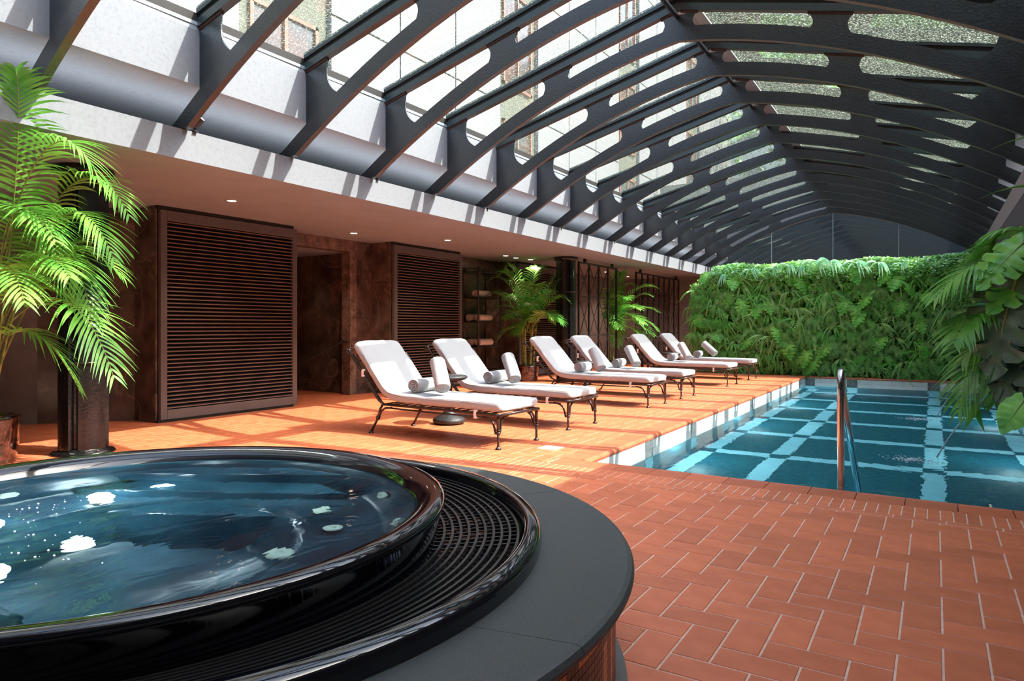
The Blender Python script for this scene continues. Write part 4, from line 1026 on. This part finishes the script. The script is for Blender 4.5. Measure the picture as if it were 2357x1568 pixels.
for (a, b, dk) in LM:
    A, Bv = Vector(a)-Vector(OM), Vector(b)-Vector(OM); L = (Bv-A).length*1.08
    q = monstera(L, 'mon_d' if dk else 'mon', .4, 42, .14, .15); o = q.build('split_leaf', mo, True)
    d = (A-Bv).normalized(); nrm = Vector((-.45, -.75, .35)); xax = d.cross(nrm).normalized(); zax = xax.cross(d).normalized()
    o.matrix_local = Matrix(((xax.x, d.x, zax.x, A.x), (xax.y, d.y, zax.y, A.y), (xax.z, d.z, zax.z, A.z), (0, 0, 0, 1)))
    q = MB(); q.tube([(0, 0, 0), tuple(A*.5+Vector((.15, .1, .35))), tuple(A)], [.014, .011, .008], 'cane', 6); q.build('leaf_stalk', mo, True)
# heart leaves low at the edge
hp = empty('broad_leaf_plant', (.95, 7.0, .1), label='bright yellow-green broad leaf plant low at the pool side', category='plant')
q = monstera(.3, 'mon', 1.0, 16, .1, .1); o = q.build('leaf', hp, True); o.location = (-.33, -.12, .5); o.rotation_euler = (.9, .3, -.5); me_ = o.data
o = link(me_, 'leaf', hp, (-.22, -.2, .35)); o.rotation_euler = (.6, -.4, .3)
q = MB(); q.tube([(0, 0, 0), (-.15, -.05, .45), (-.33, -.12, .52)], .008, 'cane', 6); q.build('stem', hp, True)
q = MB(); q.tube([(0, 0, 0), (-.1, -.1, .3), (-.22, -.2, .36)], .008, 'cane', 6); q.build('stem', hp, True)
# out-of-focus blades close by, from a plant beside the camera
nb = empty('blade_leaf_plant', (.9, 2.9, 0), label='narrow bright green leaf blades reaching in near the camera', category='plant')
for (a, b, c) in (((.9, 2.9, 1.0), (.5, 2.7, 1.95), (.14, 2.44, 1.72)), ((.9, 2.9, 1.0), (.45, 2.65, 1.78), (.11, 2.43, 1.575))):
    q = MB(); A, Bb, Cc = (Vector(v)-Vector((.9, 2.9, 0)) for v in (a, b, c)); vs = []; fs = []
    for i in range(17):
        t = i/16; p = bez(A, Bb, Cc, t); w_ = .03*math.sin(PI*min(1, t*.9+.12))*(1-t**6)+.001; vs += [p+Vector((0, .3, 1)).normalized()*w_*.5, p+Vector((.03, -.1, 0))*w_*4, p-Vector((0, .3, 1)).normalized()*w_*.5]
    for i in range(16): fs += [(3*i, 3*i+1, 3*i+4, 3*i+3), (3*i+1, 3*i+2, 3*i+5, 3*i+4)]
    q.add(vs, fs, 'leaf'); q.build('blade', nb, True)
q = MB(); q.lathe([(0, 0), (.12, 0), (.15, .3), (.13, .3), (.1, .28), (0, .28)], 'pot', n=20); q.build('pot', nb, True)
q = MB(); q.tube([(0, 0, .28), (0, 0, 1.0)], .012, 'cane', 6); q.build('stem', nb, True)

# ------------------------------------------------------------------ hot tub
ht = empty('hot_tub', (0, 0, 0), label='round black whirlpool tub with grey stone surround, full of moving water', category='hot tub')
sx, sy, sr, sz = -2.29, 1.525, 1.565, .42
# mosaic wall
q = MB(); q.lathe([(sr-.07, 0), (sr-.07, sz-.04)], 'grout', (sx, sy, 0), 160); q.build('wall_core', ht, True)
q = MB(); q.lathe([(sr-.02, 0), (sr-.03, .012), (sr-.055, .03), (sr-.066, .06)], 'palecove', (sx, sy, 0), 120); q.build('cove_skirting', ht, True)
q = MB(); R0 = sr-.068; per = 2*PI*R0; nt_ = int(per/.0235); rows = 14; rh = .0245
for k in range(nt_):
    a0 = 2*PI*k/nt_
    if not (-2.6 < (a0 if a0 < PI else a0-2*PI) < 1.4): continue
    for r in range(rows):
        z1 = sz-.045-r*rh; z0 = z1-rh
        if z0 < .03: break
        ph = k % 34
        m = 'gold' if (r in (2,) and ph > 2) or (r > 3 and ph in (12, 13, 17)) else 'mosaic'
        g_ = .0012/R0; a, b = a0+g_, a0+2*PI/nt_-g_; Ro = R0+.007
        vs = []
        for rr2 in (R0, Ro):
            for (aa, zz) in ((a, z0+.0012), (b, z0+.0012), (b, z1-.0012), (a, z1-.0012)): vs.append((sx+rr2*math.cos(aa), sy+rr2*math.sin(aa), zz))
        q.add(vs, [(4, 5, 6, 7), (0, 1, 5, 4), (1, 2, 6, 5), (2, 3, 7, 6), (3, 0, 4, 7)], m)
q.build('mosaic_tile', ht, kind='stuff')
# stone slabs (with joints)
jo = [math.radians(d) for d in (-1, 59, 119, 179, 239, 299, 359)]
for a, b in zip(jo[:-1], jo[1:]):
    q = MB(); g_ = .0012/sr; K = 30
    prof = [(1.36, sz-.03), (1.36, sz), (sr-.022, sz), (sr-.008, sz-.005), (sr, sz-.018), (sr, sz-.026), (sr-.006, sz-.036), (sr-.02, sz-.04)]
    vs = []; P = len(prof); inner = []
    for k in range(K+1):
        t = a+g_+(b-a-2*g_)*k/K
        for i, (r, z) in enumerate(prof):
            if i < 2: vs.append((-2.41+1.36*math.cos(t), 1.46+1.36*math.sin(t), z))
            else: vs.append((sx+r*math.cos(t), sy+r*math.sin(t), z))
    fs = [tuple(range(P)), tuple(K*P+i for i in range(P-1, -1, -1))]
    for k in range(K):
        for i in range(P): fs.append((k*P+i, (k+1)*P+i, (k+1)*P+(i+1) % P, k*P+(i+1) % P))
    q.add(vs, fs, 'granite'); o = recalc(q.build('stone_slab', ht))
# black shell: outer ring
rc = (-2.42, 1.45)
q = MB(); q.lathe([(1.395, .40, 0, 0), (1.397, .455, 0, 0), (1.39, .470, 0, 0), (1.375, .480, 0, 0), (1.33, .484, .02, .01), (1.285, .482, .05, .02), (1.268, .474, .06, .03), (1.262, .455, .06, .03), (1.262, .39, .06, .03), (1.0, .385, .03, 0)], 'acrylic', (rc[0], rc[1], 0), 160); q.build('outer_rim', ht, True)
# grate rings
lc = (-2.43, 1.33)
for k in range(11):
    t = k/10; r = 1.085+(1.245-1.085)*t; cx_, cy_ = lc[0]+(rc[0]+.06-lc[0])*t, lc[1]+(rc[1]+.03-lc[1])*t
    q = MB(); q.lathe([(r-.0045, .425), (r-.0045, .442), (r+.0045, .442), (r+.0045, .425)], 'grate', (cx_, cy_, 0), 140); q.build('grate_ring', ht)
q = MB()
for k in range(170):
    a = 2*PI*k/170; c_, s_ = math.cos(a), math.sin(a); x0, y0 = lc[0]+1.08*c_, lc[1]+1.08*s_; x1, y1 = rc[0]+.06+1.25*c_, rc[1]+.03+1.25*s_
    q.tube([(x0, y0, .431), (x1, y1, .431)], .0035, 'grate', 4)
q.build('grate_spoke', ht, kind='stuff')
# inner lip and basin
q = MB()
prof = [(1.09, .39), (1.092, .46), (1.10, .52), (1.112, .548), (1.118, .562), (1.112, .574), (1.095, .582), (1.06, .580), (1.03, .568), (1.01, .550), (1.0, .53)]
q.lathe(prof, 'acrylic', (lc[0], lc[1], 0), 160); q.build('inner_lip', ht, True)
q = MB()
prof = [(1.0, .53), (.985, .48), (.955, .38), (.93, .28), (.90, .22), (.86, .19), (.62, .17), (.56, .13), (.53, .02), (.50, -.2), (.46, -.26), (0, -.27)]
q.lathe(prof, 'basin', (lc[0], lc[1], 0), 96); q.build('basin', ht, True)
# straight steps on the far side
def chord(q, dist, z0, z1, m, wdt):
    # block filling the basin beyond a chord at distance 'dist' from centre, facing the near side
    n_ = Vector((-.50, .866, 0)); t_ = Vector((n_.y, -n_.x, 0)); c0 = Vector((lc[0], lc[1], 0))
    vs = []; hwid = wdt
    for z in (z0, z1):
        for (d, s) in ((dist, -hwid), (dist, hwid), (.93, hwid*.45), (.93, -hwid*.45)):
            dd = d-(.02 if z == z1 and d == dist else 0)*-1; p = c0+n_*dd+t_*s; vs.append((p.x, p.y, z))
    q.add(vs, [(3, 2, 1, 0), (4, 5, 6, 7), (0, 1, 5, 4), (1, 2, 6, 5), (2, 3, 7, 6), (3, 0, 4, 7)], m)
q = MB(); chord(q, .76, -.27, .44, 'basin', .58); bevel(recalc(q.build('upper_step', ht)), .015, 3)
q = MB(); chord(q, .58, -.27, .28, 'basin', .62); bevel(recalc(q.build('middle_step', ht)), .015, 3)
q = MB(); chord(q, .40, -.27, .12, 'basin', .62); bevel(recalc(q.build('lower_step', ht)), .015, 3)
q = MB(); q.prism([(.0, 0), (.55, 0), (.62, .05), (.62, .25), (.45, .38), (.1, .38), (0, .3)], -.27, .22, 'basin', 'z'); o = bevel(recalc(q.build('seat_block', ht)), .03, 3); o.location = (lc[0]-.1, lc[1]-.85, 0)
# jets
def jet(x, y, z, nx, ny, nz, r=.035):
    q = MB(); q.lathe([(0, .008), (r*.25, .009), (r*.3, .016), (r*.85, .014), (r, .004), (r, 0)], 'jet', n=20); o = q.build('jet_nozzle', ht, True)
    o.location = (x, y, z); o.rotation_mode = 'QUATERNION'; o.rotation_quaternion = Vector((nx, ny, nz)).to_track_quat('Z', 'Y')
for (ang, z, r) in ((62, .36, .04), (40, .33, .035), (15, .36, .035), (100, .36, .04), (150, .36, .04), (180, .3, .04), (215, .34, .04), (-15, .3, .03)):
    a = math.radians(ang); R2 = .94; jet(lc[0]+R2*math.cos(a), lc[1]+R2*math.sin(a), z, -math.cos(a), -math.sin(a), .3, r)
for (x, y, z, r) in ((-2.16, 1.98, .19, .035), (-1.95, 1.84, .19, .035), (-1.9, 1.55, .2, .05)): jet(x, y, z+.012, .1, -.1, 1, r)
# underwater lamps: the tub's lit discs
tl = emis('tub_lamp', (1, .95, .82, 1), 1.4)
for (x, y, z, r) in ((-2.72, 1.30, .0, .055), (-3.05, 1.55, .21, .04), (-3.0, 1.12, .21, .05), (-2.98, 1.78, .21, .045), (-2.45, .92, .21, .04)):
    q = MB(); q.lathe([(0, .01), (r*.8, .01), (r, .0)], tl, n=20); o = q.build('underwater_lamp', ht, loc=(x, y, z))
    l = bpy.data.lights.new('tub_light', 'POINT'); l.energy = 2.1; l.color = (.85, .95, 1); l.shadow_soft_size = .05; lo = bpy.data.objects.new('tub_light', l); C.objects.link(lo); lo.location = (x, y, z+.06)
# knobs of the massage floor
q = MB()
for i in range(9):
    for j in range(3):
        q.lathe([(.018, 0), (.015, .012), (0, .016)], 'basin', (lc[0]-.05+i*.075+.02*(j % 2), lc[1]-.80+j*.10, .22), 8)
q.build('massage_knob', ht, True, kind='stuff')
q = MB(); n_ = 96; q.add([(lc[0]+1.004*math.cos(2*PI*k/n_), lc[1]+1.004*math.sin(2*PI*k/n_), .525) for k in range(n_)], [tuple(range(n_))], 'tub_water'); q.build('water_surface', ht)
# bubbles
q = MB(); rr = random.Random(8)
for k in range(130):
    cl = rr.choice(((-2.55, 1.0, .12), (-2.8, 1.25, .10), (-2.2, .95, .08), (-2.45, .75, .10), (-2.95, .9, .14)))
    x, y = cl[0]+rr.gauss(0, cl[2]), cl[1]+rr.gauss(0, cl[2]); s_ = rr.uniform(.001, .004)
    if math.hypot(x-lc[0], y-lc[1]) > .97: continue
    q.lathe([(s_, 0), (s_*.7, s_*.7), (0, s_)], 'foam', (x, y, .5255), 6)
q.build('bubble_foam', ht, True, kind='stuff')

# ------------------------------------------------------------------ lamps
def downlight(x, y, lab, grp='recessed ceiling lamps'):
    t = empty('ceiling_lamp', (x, y, CZ), label=lab, category='ceiling lamp', group=grp)
    q = MB(); q.lathe([(.05, -.001), (.06, -.004), (.066, -.002), (.066, 0)], 'white', n=24); q.build('trim_ring', t, True)
    q = MB(); q.lathe([(0, -.002), (.052, -.002)], 'lamp', n=24); o = q.build('lens', t)
DL = [(-7.13, 5.12, 'lamp in the soffit before the large louvred unit'), (-7.95, 7.95, 'lamp in the soffit before the marble alcove'), (-7.2, 9.45, 'lamp in the soffit before the second louvred unit'),
 (-7.75, 12.2, 'first of the row of lamps above the middle palm'), (-7.8, 12.7, 'second of the row of lamps above the middle palm'), (-7.72, 13.2, 'lamp in the soffit just short of the iron column'),
 (-7.7, 17.3, 'lamp seen through the four-bay lattice'), (-7.8, 18.5, 'lamp seen at the edge of the four-bay lattice'), (-7.9, 19.3, 'lamp above the slender palm between lattices')]
for x, y, l in DL: downlight(x, y, 'round recessed '+l)
for i, (x, y, l) in enumerate(((1.0, 11.5, 'nearest'), (1.0, 13.5, 'second'), (1.02, 15.5, 'third'), (1.0, 17.5, 'fourth'), (1.0, 19.4, 'farthest'))): downlight(x+.1, y, 'round recessed lamp over the right pool side, %s in its row' % l, 'recessed lamps over the right side')
def spotl(name, loc, tgt, e, size=50, col=(1, .78, .55)):
    l = bpy.data.lights.new(name, 'SPOT'); l.energy = e; l.spot_size = math.radians(size); l.spot_blend = .7; l.color = col; l.shadow_soft_size = .04
    o = bpy.data.objects.new(name, l); C.objects.link(o); o.location = loc; o.rotation_euler = (Vector(loc)-Vector(tgt)).to_track_quat('Z', 'Y').to_euler()
spotl('alcove_fill', (-10.25, 7.75, 2.45), (-10.62, 7.75, 1.3), 90, 40)  # extra spot added to brighten the alcove
for x, y, _ in DL[:3]+DL[5:]: spotl('lamp_light', (x, y, CZ-.03), (x, y, 0), 34, 110)
# little spotlights on the fascia edge
snames = ['nearest, above the big palm', 'second from the big palm', 'third from the big palm', 'fourth from the big palm', 'fifth from the big palm', 'sixth from the big palm', 'farthest, by the green wall']
for i, y in enumerate((3.73, 6.12, 8.51, 10.90, 13.29, 15.68, 18.07)):
    t = empty('spotlight', (FX+.03, y, FT), label='small black spotlight on the white beam edge, '+snames[i], category='spotlight', group='spotlights on the beam edge')
    q = MB(); q.box((-.02, -.02, 0), (.02, .02, .012), 'iron'); q.tube([(0, 0, .0), (0, 0, .05)], .006, 'iron', 6); q.build('bracket', t)
    q = MB(); d = Vector((.45, .25, .55)).normalized(); a = Vector((-.02, -.01, .035)); b = a+d*.12
    q.tube([a, a+d*.02, b], [.022, .033, .033], 'iron', 16); q.build('housing', t)
    q = MB(); q.tube([b, b+d*.003], .027, 'spotglass', 16); q.build('lens', t)
# vent grille in the trough
t = empty('air_vent', (-7.2, 12.4, 3.0), label='small grey slatted air vent in the recess behind the ribs', category='vent')
q = MB(); q.box((-.02, -.25, -.0), (.0, .25, .3), 'palecove'); q.build('frame', t)
for k in range(6): q = MB(); q.box((0, -.22, .03+.042*k), (.012, .22, .05+.042*k), 'grey_wall'); q.build('slat', t)

# ------------------------------------------------------------------ outside
nb_ = empty('neighbouring_building', (-8.2, 0, 0), label='white stone building with copper framed windows rising beyond the glass', category='building')
cols = [-4+1.67*k for k in range(22)]
for k, y in enumerate(cols):
    win = (k % 4 == 2)
    for z0, z1 in ((3.5, 6.2), (6.2, 9.2), (9.2, 12.2), (12.2, 15.2)):
        if win:
            q = MB(); q.box((-.25, y+.01, z0), (-.1, y+1.66, z1), 'speckle'); q.build('stone_pier', nb_)
            fz0 = z0+.5
            q = MB(); b = .06
            for (a, c) in (((-.1, y+.2, fz0), (-.04, y+.2+b, z1-.3)), ((-.1, y+1.4, fz0), (-.04, y+1.4+b, z1-.3)), ((-.1, y+.2, fz0), (-.04, y+1.46, fz0+b)), ((-.1, y+.2, z1-.3-b), (-.04, y+1.46, z1-.3)), ((-.1, y+.8, fz0), (-.04, y+.8+b, z1-.3))): q.box(a, c, 'copper')
            w_ = q.build('window', nb_)
            q = MB(); q.box((-.095, y+.26, fz0+b), (-.085, y+1.4, z1-.36), 'pane_dark'); q.build('pane', w_)
        else:
            q = MB(); q.box((-.25, y+.018, z0+.018), (0, y+1.652, z1-.018), 'facade'); q.build('wall_panel', nb_)
q = MB(); q.box((-.6, -4, 3.4), (-.26, 33, 15.2), 'speckle'); q.build('backing_wall', nb_)
ob = empty('office_building', (0, 44, 0), label='pale grey office block seen high through the roof beyond the trees', category='building')
q = MB(); q.box((-28, 0, 0), (24, 10, 21), 'office'); q.build('wall', ob)
wme_ = None
for fl in range(6):
    for k in range(24):
        if wme_ is None:
            q = MB(); q.box((0, -.05, 0), (1.3, 0, 1.9), 'pane_dark'); o = q.build('window', ob); wme_ = o.data
        else: o = link(wme_, 'window', ob)
        o.location = (-27+2.1*k, 0, 3+3.1*fl)
def tree(x, y, h_, r, lab, seed):
    t = empty('tree', (x, y, 0), label=lab, category='tree', group='trees beyond the glass roof')
    q = MB(); q.tube([(0, 0, 0), (.2, 0, h_*.5), (0, .1, h_*.8)], [.35, .25, .1], 'bark', 8); q.build('trunk', t, True)
    rr = random.Random(seed); q = MB()
    for _ in range(2600):
        a, b = rr.uniform(0, 2*PI), rr.uniform(-1, 1); d = r*(rr.random()**.4)*(1+.2*math.sin(5*a+3*b)); c_ = math.sqrt(1-b*b)
        p = Vector((d*c_*math.cos(a), d*c_*math.sin(a), h_*.72+d*b*.9)); s_ = rr.uniform(.18, .4)
        n1 = Vector((rr.uniform(-1, 1), rr.uniform(-1, 1), rr.uniform(-1, 1))).normalized(); n2 = n1.orthogonal()
        q.add([p, p+n1*s_, p+n1*s_*.5+n2*s_*.6], [(0, 1, 2)], 'tree')
    q.build('foliage', t, kind='stuff')
for i, (x, y, h_, r, l) in enumerate(((-4.2, 31, 15, 3.6, 'leafy tree close to the white building'), (3.3, 33.5, 17, 3.8, 'tallest leafy tree beyond the far gable'), (10.6, 31, 15, 3.4, 'leafy tree beyond the right end of the green wall'), (14.5, 23, 13, 4, 'rightmost leafy tree outside the glass'), (-13.5, 38, 16, 4.5, 'leafy tree farthest along the white building'))): tree(x, y, h_, r, l, 30+i)
q = MB(); q.box((-60, -30, -1.6), (60, 80, -1.4), 'roof_out'); q.build('ground', kind='structure')
